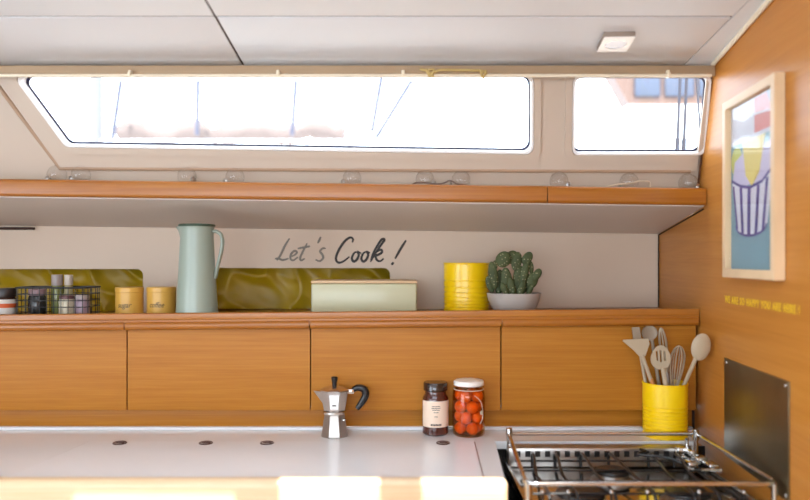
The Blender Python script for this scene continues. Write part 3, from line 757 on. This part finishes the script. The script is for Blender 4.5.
# bread box
bb = thing('bread_box', 'pale mint rectangular storage box with birch lid on the ledge', 'box', on_ledge(-0.1205, 2.19))
bw, bd, bh2 = 0.1555, 0.075, 0.0955
bm = new(); box(bm, -bw, bw, -bd, bd, 0, bh2, 0.006, seg=3); obj('box_body', bm, 'mint_pale', bb, smooth=50)
bm = new(); box(bm, -bw - 0.0005, bw + 0.0005, -bd - 0.0005, bd + 0.0005, bh2 + 0.0004, bh2 + 0.0085, 0.0025, seg=2); obj('box_lid', bm, 'birch', bb, smooth=50)

# ribbed yellow tins
def tin_profile(r, h, ribs):
    p = [(0, 0), (r - 0.0015, 0), (r, 0.002)]
    z = 0.006
    for z in ribs:
        p += [(r, z - 0.003), (r - 0.0022, z - 0.0012), (r - 0.0022, z + 0.0004), (r, z + 0.002)]
    p += [(r, h - 0.006), (r + 0.0012, h - 0.005), (r + 0.0016, h - 0.002), (r + 0.0008, h)]
    return p
bm = new()
lathe(bm, tin_profile(0.0695, 0.1535, [0.018, 0.028, 0.038, 0.050, 0.064, 0.080, 0.100]) + [(0.0, 0.1535)], 56)
o = obj('storage_tin', bm, 'yellow', None, on_ledge(0.189, 2.215), smooth=25); tag(o, 'round bright yellow ribbed tin on the ledge left of the cactus', 'tin')

# cactus in a bowl
cp = thing('potted_cactus', 'small prickly pear cactus in a grey white bowl on the ledge', 'plant', on_ledge(0.318, 2.105))
bm = new(); lathe(bm, [(0, 0), (0.044, 0), (0.053, 0.005), (0.066, 0.024), (0.075, 0.046), (0.079, 0.0645), (0.0765, 0.065), (0.072, 0.050), (0.0655, 0.050)], 48); obj('bowl', bm, 'bowl', cp, smooth=60)
bm = new(); lathe(bm, [(0, 0.058), (0.03, 0.057), (0.0735, 0.053), (0.071, 0.050), (0, 0.046)], 32); obj('soil', bm, 'soil', cp)
bm = new()
CS = 2.10 / 720
def pad(px, py, rx, rz, lean=0.0, yo=0.0, ry=0.3, turn=0.0):
    rx, rz = rx * 0.97, rz * 1.08; c = ((px - 514) * CS, yo, (315.6 - py) * CS)
    ellipsoid(bm, c, (rx * CS, max(rx * CS * ry, 0.006), rz * CS), 18, 12, mtx=Matrix.Rotation(math.radians(lean), 4, 'Y') @ Matrix.Rotation(math.radians(turn), 4, 'Z'))
for a in [(507, 283, 6.2, 14, -6, 0.0), (503.5, 260, 9.0, 7.0, -50, -0.004, .45), (513, 258, 7.0, 6.5, 20, 0.006, .5), (517, 262, 5.5, 9, 10, 0.002, .5), (519, 281, 6.2, 14.5, 4, 0.004, .5), (524, 275, 4.2, 16, 14, -0.006, .5),
          (527, 259, 5.0, 6.8, 32, -0.008, .4), (493, 276, 5.0, 13, -8, -0.008, .5), (490.5, 285, 4, 8, -18, 0.006), (495, 266, 2.8, 4.5, 0, -0.004, .6), (500, 283, 4.6, 12, 4, 0.014, .5),
          (531.5, 268, 2.7, 6, -4, 0.004, .6), (532.5, 281, 6.0, 8.0, 20, 0.0, .4), (537, 275, 4.2, 6.0, 30, -0.006, .4), (526, 284, 4, 10, 12, 0.010, .5), (511, 287, 4, 9, -12, -0.014, .5), (521, 289, 4, 8, 16, -0.012, .5), (504, 290, 3.5, 7, -25, -0.016, .5), (530, 290, 3, 6, 25, -0.004, .5)]:
    pad(*a)
obj('cactus', bm, 'cactus', cp, smooth=80)
# ------------------------------------------------------------------ things on the worktop
ZC = 0.9003
# moka pot
mk_ = thing('moka_pot', 'octagonal aluminium stovetop coffee pot with black handle on the worktop', 'coffee pot', (px_x(334.5, 1.925), 1.925, ZC), math.radians(4))
ph = PI / 8
bm = new(); lathe(bm, [(0, 0), (0.0355, 0), (0.037, 0.002), (0.0365, 0.008), (0.0285, 0.056), (0.0285, 0.060), (0, 0.060)], 8, phase=ph); obj('boiler', bm, 'steel', mk_, smooth=20)
bm = new(); lathe(bm, [(0, 0.0605), (0.0305, 0.0605), (0.0312, 0.062), (0.0312, 0.066), (0.0285, 0.068)], 32)
lathe(bm, [(0.0275, 0.0675), (0.030, 0.072), (0.0385, 0.118), (0.0395, 0.1205), (0.0375, 0.1205), (0.029, 0.075), (0, 0.074)], 8, phase=ph)
# spout
s0 = [bm.verts.new(p) for p in ((-0.034, -0.013, 0.120), (-0.034, 0.013, 0.120), (-0.056, 0.0, 0.121), (-0.0305, 0.0, 0.086))]
for f in ((0, 2, 3), (2, 1, 3), (0, 1, 2), (0, 3, 1)): bm.faces.new([s0[i] for i in f])
obj('jug_top', bm, 'alu', mk_, smooth=20)
bm = new(); lathe(bm, [(0, 0.1210), (0.039, 0.1210), (0.0395, 0.1235), (0.028, 0.130), (0.010, 0.134), (0, 0.1345)], 8, phase=ph)
l = obj('lid', bm, 'alu', mk_, smooth=20)
bm = new(); lathe(bm, [(0, 0.1348), (0.0065, 0.1348), (0.006, 0.140), (0.0085, 0.150), (0.0088, 0.156), (0.006, 0.158), (0, 0.158)], 16); obj('lid_knob', bm, 'black_plastic', l)
bm = new(); box(bm, 0.036, 0.052, -0.006, 0.006, 0.112, 0.124, 0.002); obj('handle_bracket', bm, 'alu', mk_)
bm = new()
hp = catmull([(0.048, 0, 0.121), (0.062, 0, 0.1275), (0.078, 0, 0.123), (0.083, 0, 0.108), (0.073, 0, 0.088), (0.060, 0, 0.071)], 6)
tube(bm, hp, [0.0065 + 0.0035 * math.sin(PI * i / (len(hp) - 1)) for i in range(len(hp))], 10, flat=(Vector((0, 1, 0)), 0.85)); obj('handle', bm, 'black_plastic', mk_, smooth=60)
# plain white badge on the front facet, with one small dark line of print
cf = math.cos(PI / 8)
def facet(v):   # flat x/z on the front facet of the upper part
    t = (v.co.y - 0.072) / (0.118 - 0.072); R = (0.030 + t * 0.0085) * cf
    return Vector((v.co.x, -R - 0.0006 - v.co.z, v.co.y))
bm = new(); plate(bm, [(-0.0105, 0.0755), (0.0105, 0.0755), (0.0125, 0.1145), (-0.0125, 0.1145)], [], lambda p: Vector((p[0], p[1], 0)), (0, 0, 1), 0.0004)
plate(bm, [(-0.005, 0.0845), (0.005, 0.0845), (0.005, 0.088), (-0.005, 0.088)], [], lambda p: Vector((p[0], p[1], 0.0005)), (0, 0, 1), 0.0003, 1)
for v in bm.verts: v.co = facet(v)
obj('badge', bm, ['white_plastic', 'ink'], mk_, smooth=0)
bm = new(); lathe(bm, [(0, 0), (0.005, 0), (0.005, 0.004), (0.003, 0.007), (0, 0.007)], 12, 0, mtx=Matrix.Translation((0.024, -0.0235, 0.047)) @ Matrix.Rotation(math.radians(45), 4, 'Z') @ Matrix.Rotation(PI / 2, 4, 'X')); obj('safety_valve', bm, 'chrome', mk_)

# dark preserve jar
pj = thing('preserve_jar', 'glass jar of dark preserve with black lid and cream label', 'jar', (px_x(435.5, 1.948), 1.948, ZC))
r = 0.0352
bm = new(); lathe(bm, [(0, 0), (r - 0.004, 0), (r, 0.004), (r, 0.096), (r - 0.002, 0.102), (r - 0.0065, 0.109), (r - 0.0065, 0.117), (0, 0.117)], 40); obj('jar_body', bm, 'preserve', pj, smooth=40)
bm = new(); lathe(bm, [(0, 0.1175), (r - 0.004, 0.1175), (r - 0.0025, 0.119), (r - 0.0025, 0.138), (r - 0.0045, 0.1405), (0, 0.1405)], 40); obj('jar_lid', bm, 'black_lid', pj, smooth=40)
lb = [( -0.047, 0.024), (0.047, 0.024), (0.047, 0.0935), (-0.047, 0.0935)]
bm = new()
n = 24
g = [[bm.verts.new((-0.047 + 0.094 * i / n, z, 0.0004)) for z in (0.024, 0.0935)] for i in range(n + 1)]
for i in range(n): bm.faces.new((g[i][0], g[i + 1][0], g[i + 1][1], g[i][1]))
wrap(bm, r, 0.0); lab = obj('jar_label', bm, 'label', pj, smooth=60)
bm = new(); rs = random.Random(5)
def bar(x0, x1, z0, z1):
    m = max(2, int((x1 - x0) / 0.003)); q = [[bm.verts.new((x0 + (x1 - x0) * i / m, z, 0.0008)) for z in (z0, z1)] for i in range(m + 1)]
    for i in range(m): bm.faces.new((q[i][0], q[i + 1][0], q[i + 1][1], q[i][1]))
for z, w in ((0.080, .011), (0.075, .012), (0.0705, .010), (0.064, .006), (0.053, 0.004)):
    x = -w
    while x < w:
        s = rs.uniform(0.0012, 0.003); bar(x, min(w, x + s), z - 0.0011, z + 0.0011); x += s + 0.0008
for k in range(7): bar(-0.014 + k * 0.0042, -0.014 + k * 0.0042 + 0.0032, 0.0285, 0.0335)
wrap(bm, r, 0.0); obj('label_print', bm, 'ink', lab, smooth=0)

# tomato jar
TX, TY = px_x(468.7, 1.938), 1.938
tj = thing('tomato_jar', 'glass jar of orange tomatoes with white lid and string', 'jar', (TX, TY, ZC))
R = 0.0440
bm = new(); lathe(bm, [(0, 0.0), (R - 0.006, 0.0), (R - 0.001, 0.005), (R, 0.018), (R, 0.106), (R - 0.0015, 0.116), (R - 0.006, 0.126), (R - 0.007, 0.131), (R - 0.009, 0.131), (R - 0.008, 0.126), (R - 0.0035, 0.115), (R - 0.002, 0.105), (R - 0.002, 0.018), (R - 0.006, 0.006), (0, 0.003)], 44); obj('jar_body', bm, 'jar_glass', tj, smooth=60)
bm = new(); lathe(bm, [(0, 0.1335), (R - 0.0065, 0.1335), (R - 0.0035, 0.1345), (R - 0.0035, 0.1425), (R - 0.006, 0.146), (R - 0.012, 0.1475), (0, 0.148)], 44); obj('jar_lid', bm, 'white_lid', tj, smooth=40)
bm = new(); tube(bm, catmull([(R * 0.62 * math.cos(a) , -R * 0.78 - 0.004, 0.118) if False else p for a, p in ((0, (0.012, -0.0415, 0.112)), (0, (0.028, -0.036, 0.096)), (0, (0.0345, -0.030, 0.070)), (0, (0.033, -0.0315, 0.048)), (0, (0.026, -0.0372, 0.036)))], 6), 0.0011, 6)
tube(bm, [((R - 0.0042) * math.cos(a), (R - 0.0042) * math.sin(a), 0.1235) for a in [2 * PI * k / 32 for k in range(32)]], 0.0012, 6, closed=True)
ellipsoid(bm, (0.031, -0.034, 0.066), (0.006, 0.0012, 0.006), 12, 8, mtx=Matrix.Rotation(math.radians(40), 4, 'Z'))
obj('string', bm, 'string', tj, smooth=60)
bm = new(); ellipsoid(bm, (0, 0, 0), (0.0167, 0.0167, 0.0163), 20, 14); first = None
k = 0
for lay in range(4):
    for q in range(4):
        a = 2 * PI * (q + 0.5 * (lay % 2)) / 4 + 0.35
        loc = (TX + 0.0238 * math.cos(a), TY + 0.0238 * math.sin(a), ZC + 0.0205 + lay * 0.0285)
        if first is None:
            first = obj('tomato', bm, 'tomato', None, loc, smooth=80)
            tag(first, 'orange tomato inside the white lidded jar', 'tomato', 'tomatoes in the glass jar')
        else:
            o = first.copy(); COL.objects.link(o); o.location = loc; o.rotation_euler = (k, k * 2, 0)
        k += 1

# utensil tin beside the stove
UX, UY, UR, UH = px_x(664.5, 1.93), 1.926, 0.0575, 0.1435
ut = thing('utensil_tin', 'bright yellow ribbed tin holding utensils behind the stove', 'tin', (UX, UY, ZC))
bm = new(); lathe(bm, tin_profile(UR, UH, [0.012, 0.022, 0.032, 0.042, 0.052, 0.062, 0.072, 0.082]) + [(UR - 0.001, UH), (UR - 0.002, UH - 0.004), (UR - 0.003, 0.004), (0, 0.003)], 56); obj('tin_body', bm, 'yellow', ut, smooth=25)
def U(px, py, dy=0.0): return Vector((px_x(px, UY + dy), UY + dy, px_z(py, UY + dy)))
def handle(bm, top, rim, dy0, dy1, r0, r1, ext=46, mi=0):
    """bar from the head through the rim and on down into the tin; the ends keep their own depth"""
    a = U(top[0], top[1], dy0); b = U(rim[0], rim[1], (dy0 + dy1) / 2)
    c = b + (b - a).normalized() * (ext * 1.93 / 720)
    tube(bm, [a, a.lerp(b, 0.5), b, c], [r0, (r0 + r1) / 2, r1, r1], 10, mi=mi)
UG = 'kitchen utensils in the yellow tin'
def utensil(name, label, cat='utensil'):
    return thing(name, label, cat, (UX, UY, ZC + 0.004), 0, UG)
def put(bm, name, m, par, **k):
    for v in bm.verts: v.co -= par.location
    return obj(name, bm, m, par, **k)
UPL = lambda dy: (lambda p: U(p[0], p[1], dy))
# front turner
t = utensil('turner', 'taupe turner with slanted flat head at the left of the tin')
bm = new(); plate(bm, round_poly([(621.5, 340), (648.5, 338.5), (649.5, 344), (645.5, 356), (640, 357), (634, 350.5)], 0.9, 3), [], UPL(-0.022), (0, 1, 0), 0.003)
put(bm, 'head', 'silicone', t)
bm = new(); handle(bm, (642, 355), (650.5, 379), -0.019, -0.022, 0.0048, 0.0050, 2); put(bm, 'neck', 'silicone', t, smooth=60)
bm = new(); handle(bm, (650.8, 378.6), (653, 385), -0.0205, -0.022, 0.0055, 0.0058, 42); put(bm, 'handle', 'handle_wood', t, smooth=60)
# spatula behind it
t = utensil('spatula', 'spatula with small square grey head behind the slanted turner')
bm = new(); plate(bm, round_poly([(632, 327.5), (639.5, 327), (642, 342), (634, 343)], 1.0, 3), [], UPL(0.014), (0, 1, 0), 0.004); put(bm, 'head', 'silicone_grey', t)
bm = new(); handle(bm, (638, 341), (646, 385), 0.016, 0.0, 0.0042, 0.0045, 42); put(bm, 'handle', 'silicone', t, smooth=60)
# ladle
t = utensil('ladle', 'round headed taupe ladle rising highest at the back of the tin')
bm = new(); ellipsoid(bm, U(649.5, 333, 0.03), (0.022, 0.012, 0.0205), 20, 14)
for v in bm.verts:    # hollow the front of the bowl
    d = v.co - U(649.5, 333, 0.03)
    if d.y < 0: v.co.y -= d.y * 1.6
put(bm, 'head', 'silicone_grey', t, smooth=80)
bm = new(); handle(bm, (652, 340), (659, 385), 0.032, 0.02, 0.0045, 0.005, 44); put(bm, 'handle', 'silicone_grey', t, smooth=60)
# slotted spoon
t = utensil('slotted_spoon', 'taupe slotted spoon at the front middle of the tin')
bm = new(); el = [(661 + 9.8 * math.cos(a) * (1.0 - 0.15 * math.sin(a)), 357.5 - 12.2 * math.sin(a)) for a in [2 * PI * k / 28 for k in range(28)]]
holes = [round_poly([(x - 1.0, y0), (x + 1.0, y0), (x + 1.9, y1), (x - 0.1, y1)], 0.9, 3) for x, y0, y1 in ((656.6, 351, 361), (660.3, 350, 362.5), (664.2, 351, 361))]
plate(bm, el, holes, UPL(-0.036), (0, 1, 0), 0.0045); put(bm, 'head', 'silicone', t, smooth=40)
bm = new(); handle(bm, (663, 368), (665.8, 386), -0.0335, -0.030, 0.0065, 0.0062, 44); put(bm, 'handle', 'silicone', t, smooth=60)
# whisks
def whisk(label, cx, top, bot, rx, rimx, rimy, dy, rotn):
    t = utensil('whisk', label)
    bm = new()
    for k in range(4):
        a = PI * k / 4 + rotn; P = []
        for i in range(17):
            th = PI * i / 16; s = math.cos(th); h = math.sin(th) ** 0.75
            w = rx * s * (0.35 + 0.65 * min(1, h * 1.25))
            c = U(cx + (rimx - cx) * (1 - h), bot + (top - bot) * h, dy)
            P.append(c + Vector((w * math.cos(a), w * math.sin(a), 0)) * 1.93 / 720)
        tube(bm, catmull(P, 2), 0.0016, 6)
    put(bm, 'wire_loops', 'silicone', t, smooth=60)
    bm = new(); a = U(rimx, bot - 1, dy); d = (a - U(cx, top, dy)).normalized(); tube(bm, [a, a + d * 0.02, a + d * (0.9 * (434 - bot) * 1.93 / 720)], [0.004, 0.0055, 0.0055], 10); put(bm, 'handle', 'steel', t, smooth=60)
whisk('taupe wire whisk in front of the big spoon', 679, 346, 386, 9.5, 674.5, 385, 0.004, 0.2)
whisk('small whisk standing behind the ladle and slotted spoon', 661, 328, 372, 5.0, 667, 372, 0.034, 0.5)
# spoon
t = utensil('spoon', 'large taupe spoon leaning right in the yellow tin')
bm = new(); ellipsoid(bm, U(701, 347, -0.078), (0.0248, 0.0085, 0.0357), 24, 16, mtx=Matrix.Rotation(math.radians(13), 4, 'Y'))
put(bm, 'head', 'silicone', t, smooth=80)
bm = new(); handle(bm, (696.5, 357), (683.5, 386), -0.076, 0.016, 0.0055, 0.0048, 44); put(bm, 'handle', 'silicone', t, smooth=60)

# ------------------------------------------------------------------ glass globes and cords on the upper shelf
gl_px = [57, 81, 187, 235, 352, 425, 461, 559, 629, 688]
gl_lab = ['clear glass globe at the far left end of the upper shelf', 'clear glass globe touching the leftmost one on the shelf', 'clear glass globe on the upper shelf above the mint jug',
          'clear glass globe on the shelf right of the one above the jug', 'clear glass globe on the shelf above the mint storage box', 'clear glass globe at the left end of the wavy grey cord',
          'clear glass globe at the right end of the wavy grey cord', 'clear glass globe on the shelf below the post between the windows', 'clear glass globe with the white cord on the shelf', 'clear glass globe in the right corner of the upper shelf']
proto = None
for i, px in enumerate(gl_px):
    y = 1.9465; x = px_x(px, y); loc = (x, y, shelf_top(x) + 0.0262)
    if proto is None:
        proto = thing('glass_globe', gl_lab[0], 'glass globe', loc, 0, 'clear glass globes on the upper shelf')
        bm = new(); mtx = Matrix.Rotation(math.radians(62), 4, 'Y')
        lathe(bm, [(0.0, 0.0255), (0.010, 0.0235), (0.018, 0.018), (0.0238, 0.009), (0.0255, 0.0), (0.0238, -0.009), (0.018, -0.018), (0.011, -0.0225), (0.009, -0.0235)], 28, mtx=mtx); obj('globe', bm, 'bulb_glass', proto, smooth=80)
        bm = new(); lathe(bm, [(0, -0.0225), (0.0095, -0.0225), (0.0095, -0.029), (0.006, -0.032), (0, -0.032)], 18, mtx=mtx); obj('cap', bm, 'steel', proto, smooth=40)
    else:
        copy_thing(proto, loc, gl_lab[i], 'clear glass globes on the upper shelf', (0, .3, 2.6, 0.2, 0.2, 2.9, .1, 2.8, .1, 2.9)[i])
def shelf_cord(name, pts, m, label):
    bm = new(); P = catmull([(px_x(p[0], p[2]), p[2], px_z(p[1], p[2])) for p in pts], 6)
    for q in P: q.z = max(q.z, shelf_top(q.x) + 0.0028)
    tube(bm, P, 0.0022, 8); tag(obj(name, bm, m, smooth=60), label, 'cord')
shelf_cord('cord', [(410, 186, 1.925), (418, 182.5, 1.926), (436, 184, 1.928), (444, 183, 1.926), (450, 180.5, 1.926), (458, 184, 1.93), (474, 186, 1.93)], mat('grey_cord', srgb(120, 100, 88), 0.6), 'thin wavy grey cord lying on the upper shelf')
shelf_cord('cord', [(606, 187, 1.925), (618, 184.5, 1.926), (632, 183, 1.925), (640, 181, 1.925), (648, 181.5, 1.926), (650, 184, 1.927), (650, 188, 1.927)], 'string', 'thin white cord lying on the shelf at the right')

# ------------------------------------------------------------------ curtain rail, cord and ceiling light
cr = thing('curtain_rail', 'slim cream curtain rail running above the windows', 'rail', (0, 1.810, 1.8335))
bm = new(); tube(bm, [(XL + 0.02, 0, 0), (0.77, 0, 0)], 0.0042, 10); obj('rail', bm, 'rail_white', cr, smooth=60)
for px in (130, 278, 403, 668):
    bm = new(); x = px_x(px, 1.810); box(bm, x - 0.004, x + 0.004, -0.004, 0.008, -0.005, 0.014, 0.002); tube(bm, [(x, -0.004, 0.003), (x, -0.009, 0.003)], 0.004, 8); obj('rail_bracket', bm, 'rail_white', cr, smooth=50)
bm = new(); Yc = 1.802
cp_ = [(420, 69), (426, 70.5), (432, 73), (440, 70), (455, 70), (470, 70.2), (482, 71), (487, 74)]
tube(bm, catmull([(px_x(a, Yc), Yc, px_z(b, Yc)) for a, b in cp_], 5), 0.0034, 8)
tube(bm, catmull([(px_x(a, Yc), Yc - 0.002, px_z(b, Yc)) for a, b in ((426, 69), (430, 76.5), (434, 70), (428, 71), (434, 77.5))], 5), 0.003, 8)
tube(bm, catmull([(px_x(a, Yc), Yc - 0.002, px_z(b, Yc)) for a, b in ((480, 70), (483, 77), (486, 71), (481, 74), (484, 79))], 5), 0.0028, 8)
tag(obj('tie_cord', bm, mat('straw_cord', srgb(190, 164, 104), 0.8), smooth=60), 'straw coloured cord knotted along the curtain rail', 'cord')

cl = thing('ceiling_light', 'small square white spotlight on the ceiling at the right', 'light', (px_x(615.5, 1.70), 1.70, ceil_z(1.70)), math.radians(-3))
cl.rotation_euler = (-math.atan(0.12), 0, math.radians(-3))
bm = new(); box(bm, -0.036, 0.036, -0.042, 0.042, -0.0125, 0, 0.0015); obj('housing', bm, mat('shadow_grey_plastic', srgb(150, 136, 124), 0.5), cl)
bm = new(); plate(bm, rect(-0.035, 0.035, -0.041, 0.041), [[(0.0255 * math.cos(2 * PI * k / 28), 0.0255 * math.sin(2 * PI * k / 28)) for k in range(28)]], up(-0.0145), (0, 0, 1), 0.002); obj('face_plate', bm, 'white_plastic', cl)
bm = new(); lathe(bm, [(0, -0.0135), (0.0245, -0.0135), (0.0255, -0.0126), (0, -0.0126)], 28); obj('lens', bm, 'lens', cl)

# ------------------------------------------------------------------ outside: the neighbouring boats
mast = mat('mast_grey', srgb(104, 102, 104), 0.4); rope = mat('dark_rigging', srgb(40, 40, 50), 0.6)
sailc = mat('sand_sailcover', srgb(102, 88, 82), 0.8, var=0.15, vscale=3); peach = mat('varnished_trim', srgb(96, 72, 60), 0.5); bluew = mat('tinted_glass', srgb(62, 68, 82), 0.3)
bm = new(); box(bm, -30, 30, 2.75, 60, -0.6, -0.55); tag(obj('harbour_water', bm, mat('sea_water', srgb(222, 228, 230), 0.3, bump=0.3, bscale=3)), 'pale harbour water outside the windows', 'water', None, 'stuff')
def boat(label, x0, x1, y, deck, mats_x, boom=None):
    b = thing('sailing_boat', label, 'boat', ((x0 + x1) / 2, y, -0.55))
    T = lambda x, dy, z: Vector((x - (x0 + x1) / 2, dy, z + 0.55))
    bm = new(); secs = 15; prev = None
    for i in range(secs):
        t = i / (secs - 1); x = x0 + (x1 - x0) * t; w = 1.45 * math.sin(PI * min(1, 0.18 + t * 0.82)) ** 0.7 + 0.02
        rngs = [bm.verts.new(T(x, dy, z)) for dy, z in ((-w, deck), (-w * 0.95, deck - 0.7), (-w * 0.5, -0.5), (0, -0.55), (w * 0.5, -0.5), (w * 0.95, deck - 0.7), (w, deck))]
        if prev:
            for k in range(6): bm.faces.new((prev[k], prev[k + 1], rngs[k + 1], rngs[k]))
            bm.faces.new((prev[6], prev[0], rngs[0], rngs[6]))
        else: bm.faces.new(rngs)
        prev = rngs
    bm.faces.new(list(reversed(prev))); obj('hull', bm, 'white', b, smooth=40)
    bm = new(); a, c = T(x0 + 0.3 * (x1 - x0), -0.75, deck), T(x0 + 0.75 * (x1 - x0), 0.75, deck + 0.42); box(bm, a.x, c.x, a.y, c.y, a.z, c.z, 0.12, seg=4); obj('cabin', bm, 'white', b, smooth=50)
    for mx, dy, r, top in mats_x:
        bm = new(); tube(bm, [T(mx, dy, deck), T(mx, dy, top)], r, 12); obj('mast', bm, mast, b, smooth=60)
    if boom:
        bm = new(); P = [T(boom[0] + (boom[1] - boom[0]) * i / 14, 0.0, boom[2] + 0.05 * math.sin(i * 1.7) * (0.4 + 0.6 * (i % 3 == 0))) for i in range(15)]
        tube(bm, catmull(P, 3), [0.09 * (0.7 + 0.5 * abs(math.sin(i * 0.55))) for i in range(43)], 10); obj('sail_cover', bm, sailc, b, smooth=70)
    return b, T
b1, T1 = boat('white sailing boat with furled sail outside the long window', -5.2, 0.6, 6.6, 1.65, [(px_x(96, 6.6), 0.0, 0.06, 9), ], (px_x(118, 6.6), px_x(345, 6.6), 2.53))
stay_m = mat('pale_rigging', srgb(64, 64, 78), 0.6)
for (xa, ya, xb, yb) in ((121, 80, 112, 142), (198, 80, 197, 135), (296, 80, 292, 135), (412, 80, 376, 138), (388, 40, 372, 132)):
    bm = new(); tube(bm, [T1(px_x(xa, 6.3), -0.3, px_z(ya, 6.3)), T1(px_x(xb, 6.3), -0.3, px_z(yb, 6.3))], 0.022, 6)
    obj('stay', bm, stay_m, b1, smooth=60)
bm = new()
for k in range(12): 
    x = px_x(110 + 22 * k, 5.3); tube(bm, [T1(x, -1.3, 1.65), T1(x, -1.3, 2.25)], 0.012, 6)
tube(bm, [T1(px_x(100, 5.3), -1.3, 2.25), T1(px_x(360, 5.3), -1.3, 2.25)], 0.01, 6); obj('guard_rail', bm, 'chrome', b1, smooth=60)
# motor boat with varnished deckhouse outside the small window
b2 = thing('motor_boat', 'pale motor boat with a varnished deckhouse outside the small window', 'boat', (4.1, 8.0, -0.55))
bm = new(); prev = None
for i in range(12):
    t = i / 11; x = -2.4 + 5.2 * t; w = 1.3 * min(1, 0.25 + t * 2.4)
    rg = [bm.verts.new((x, dy, z)) for dy, z in ((-w, 2.55), (-w * 0.92, 1.2), (-w * 0.4, 0.0), (w * 0.4, 0.0), (w * 0.92, 1.2), (w, 2.55))]
    if prev:
        for k in range(5): bm.faces.new((prev[k], prev[k + 1], rg[k + 1], rg[k]))
        bm.faces.new((prev[5], prev[0], rg[0], rg[5]))
    else: bm.faces.new(rg)
    prev = rg
bm.faces.new(list(reversed(prev))); obj('hull', bm, 'white', b2, smooth=40)
Yd = 7.0
def D(px, py): return (px_x(px, Yd) - 4.1, px_z(py, Yd) + 0.55)
bm = new(); plate(bm, [D(604, 60), D(630, 106), (2.3, D(630, 106)[1]), (2.3, D(604, 60)[1])], [], lambda p: Vector((p[0], Yd - 8.0, p[1])), (0, 1, 0), 0.25); obj('deckhouse', bm, peach, b2, smooth=0)
for (a, c) in ((634, 660), (664, 694), (698, 735)):
    bm = new(); p0, p1 = D(a, 97), D(c, 76); box(bm, p0[0], p1[0], Yd - 8.02, Yd - 8.001, p0[1], p1[1], 0.02); obj('deckhouse_window', bm, bluew, b2, smooth=40)
bm = new(); pa, pb = D(626, 110), D(740, 106); box(bm, pa[0], 2.3, Yd - 8.06, -0.2 + 0.8, pa[1] - 0.02, pb[1], 0.01); obj('deck_edge', bm, 'white', b2)
# shrouds of our own boat just outside the small window
for i, (a, ya, c, yc, lab) in enumerate(((680.5, 70, 676.5, 160, 'left dark shroud wire outside the small window'), (687, 70, 683, 160, 'middle dark shroud wire outside the small window'), (696, 70, 703, 165, 'right dark shroud wire outside the small window'))):
    Yq = 2.6; p0 = Vector((px_x(c, Yq), Yq, px_z(yc, Yq) - 0.02)); p1 = Vector((px_x(a, Yq), Yq, px_z(ya, Yq))); p2 = p0 + (p1 - p0) * 1.3
    t = thing('shroud', lab, 'rigging wire', p0, 0, 'shroud wires outside the small window')
    bm = new(); tube(bm, [(0, 0, 0), p2 - p0], 0.0055 if i < 2 else 0.004, 8); obj('wire', bm, rope, t, smooth=60)
    bm = new(); tube(bm, [(0, 0, -0.06), (0, 0, 0.0)], 0.009, 8); tube(bm, [(0, 0, 0.0), (p1 - p0) * 0.28], 0.0085, 8); obj('turnbuckle', bm, rope, t, smooth=60)
bm = new(); box(bm, XL, 1.6, 2.585, 2.74, 1.0, px_z(160, 2.6) - 0.08, 0.01); struct('trim_7', bm, 'white')

# ------------------------------------------------------------------ light
w = bpy.data.worlds.new('overcast_bright'); SC.world = w; w.use_nodes = True
bg = w.node_tree.nodes['Background']; bg.inputs['Color'].default_value = (0.80, 0.92, 1.06, 1); bg.inputs['Strength'].default_value = 4.6
def area(name, loc, aim, sx, sy, power, col):
    l = bpy.data.lights.new(name, 'AREA'); l.shape = 'RECTANGLE'; l.size = sx; l.size_y = sy; l.energy = power; l.color = col
    o = bpy.data.objects.new(name, l); COL.objects.link(o); o.location = loc
    o.rotation_euler = (Vector(aim) - Vector(loc)).to_track_quat('-Z', 'Y').to_euler(); return o
area('rear_fill_light', (-0.8, YB + 0.02, 1.35), (-0.8, 2.0, 1.30), 2.1, 0.75, 9, (0.84, 0.93, 1.0))  # area lamps added in the unseen openings to boost the sky light
area('left_fill_light', (XL + 0.03, -0.43, 1.2), (0.6, 1.0, 1.2), 1.7, 1.2, 6, (0.84, 0.93, 1.0))
s = bpy.data.lights.new('sun', 'SUN'); s.energy = 9.0; s.angle = math.radians(0.6); s.color = (1, 0.97, 0.92)
so = bpy.data.objects.new('sun', s); COL.objects.link(so); so.location = (0, 0, 6)
so.rotation_euler = Vector((0.03, 0.53, -0.975)).to_track_quat('-Z', 'Y').to_euler()

# ------------------------------------------------------------------ camera
cam = bpy.data.cameras.new('camera'); co = bpy.data.objects.new('camera', cam); COL.objects.link(co)
cam.sensor_fit = 'HORIZONTAL'; cam.sensor_width = 36.0; cam.lens = 36.0 * F / 810.0
cam.shift_y = 10.0 / 810.0
co.location = (0, 0, EYE); co.rotation_euler = (PI / 2, 0, 0)
cam.clip_start = 0.05; cam.clip_end = 200
cam.dof.use_dof = True; cam.dof.focus_distance = 2.1; cam.dof.aperture_fstop = 1.6
SC.camera = co
SC.view_settings.view_transform = 'Standard'; SC.view_settings.look = 'None'
SC.view_settings.exposure = 0.5; SC.view_settings.gamma = 1.0; SC.view_settings.use_curve_mapping = False
SC.cycles.use_denoising = True
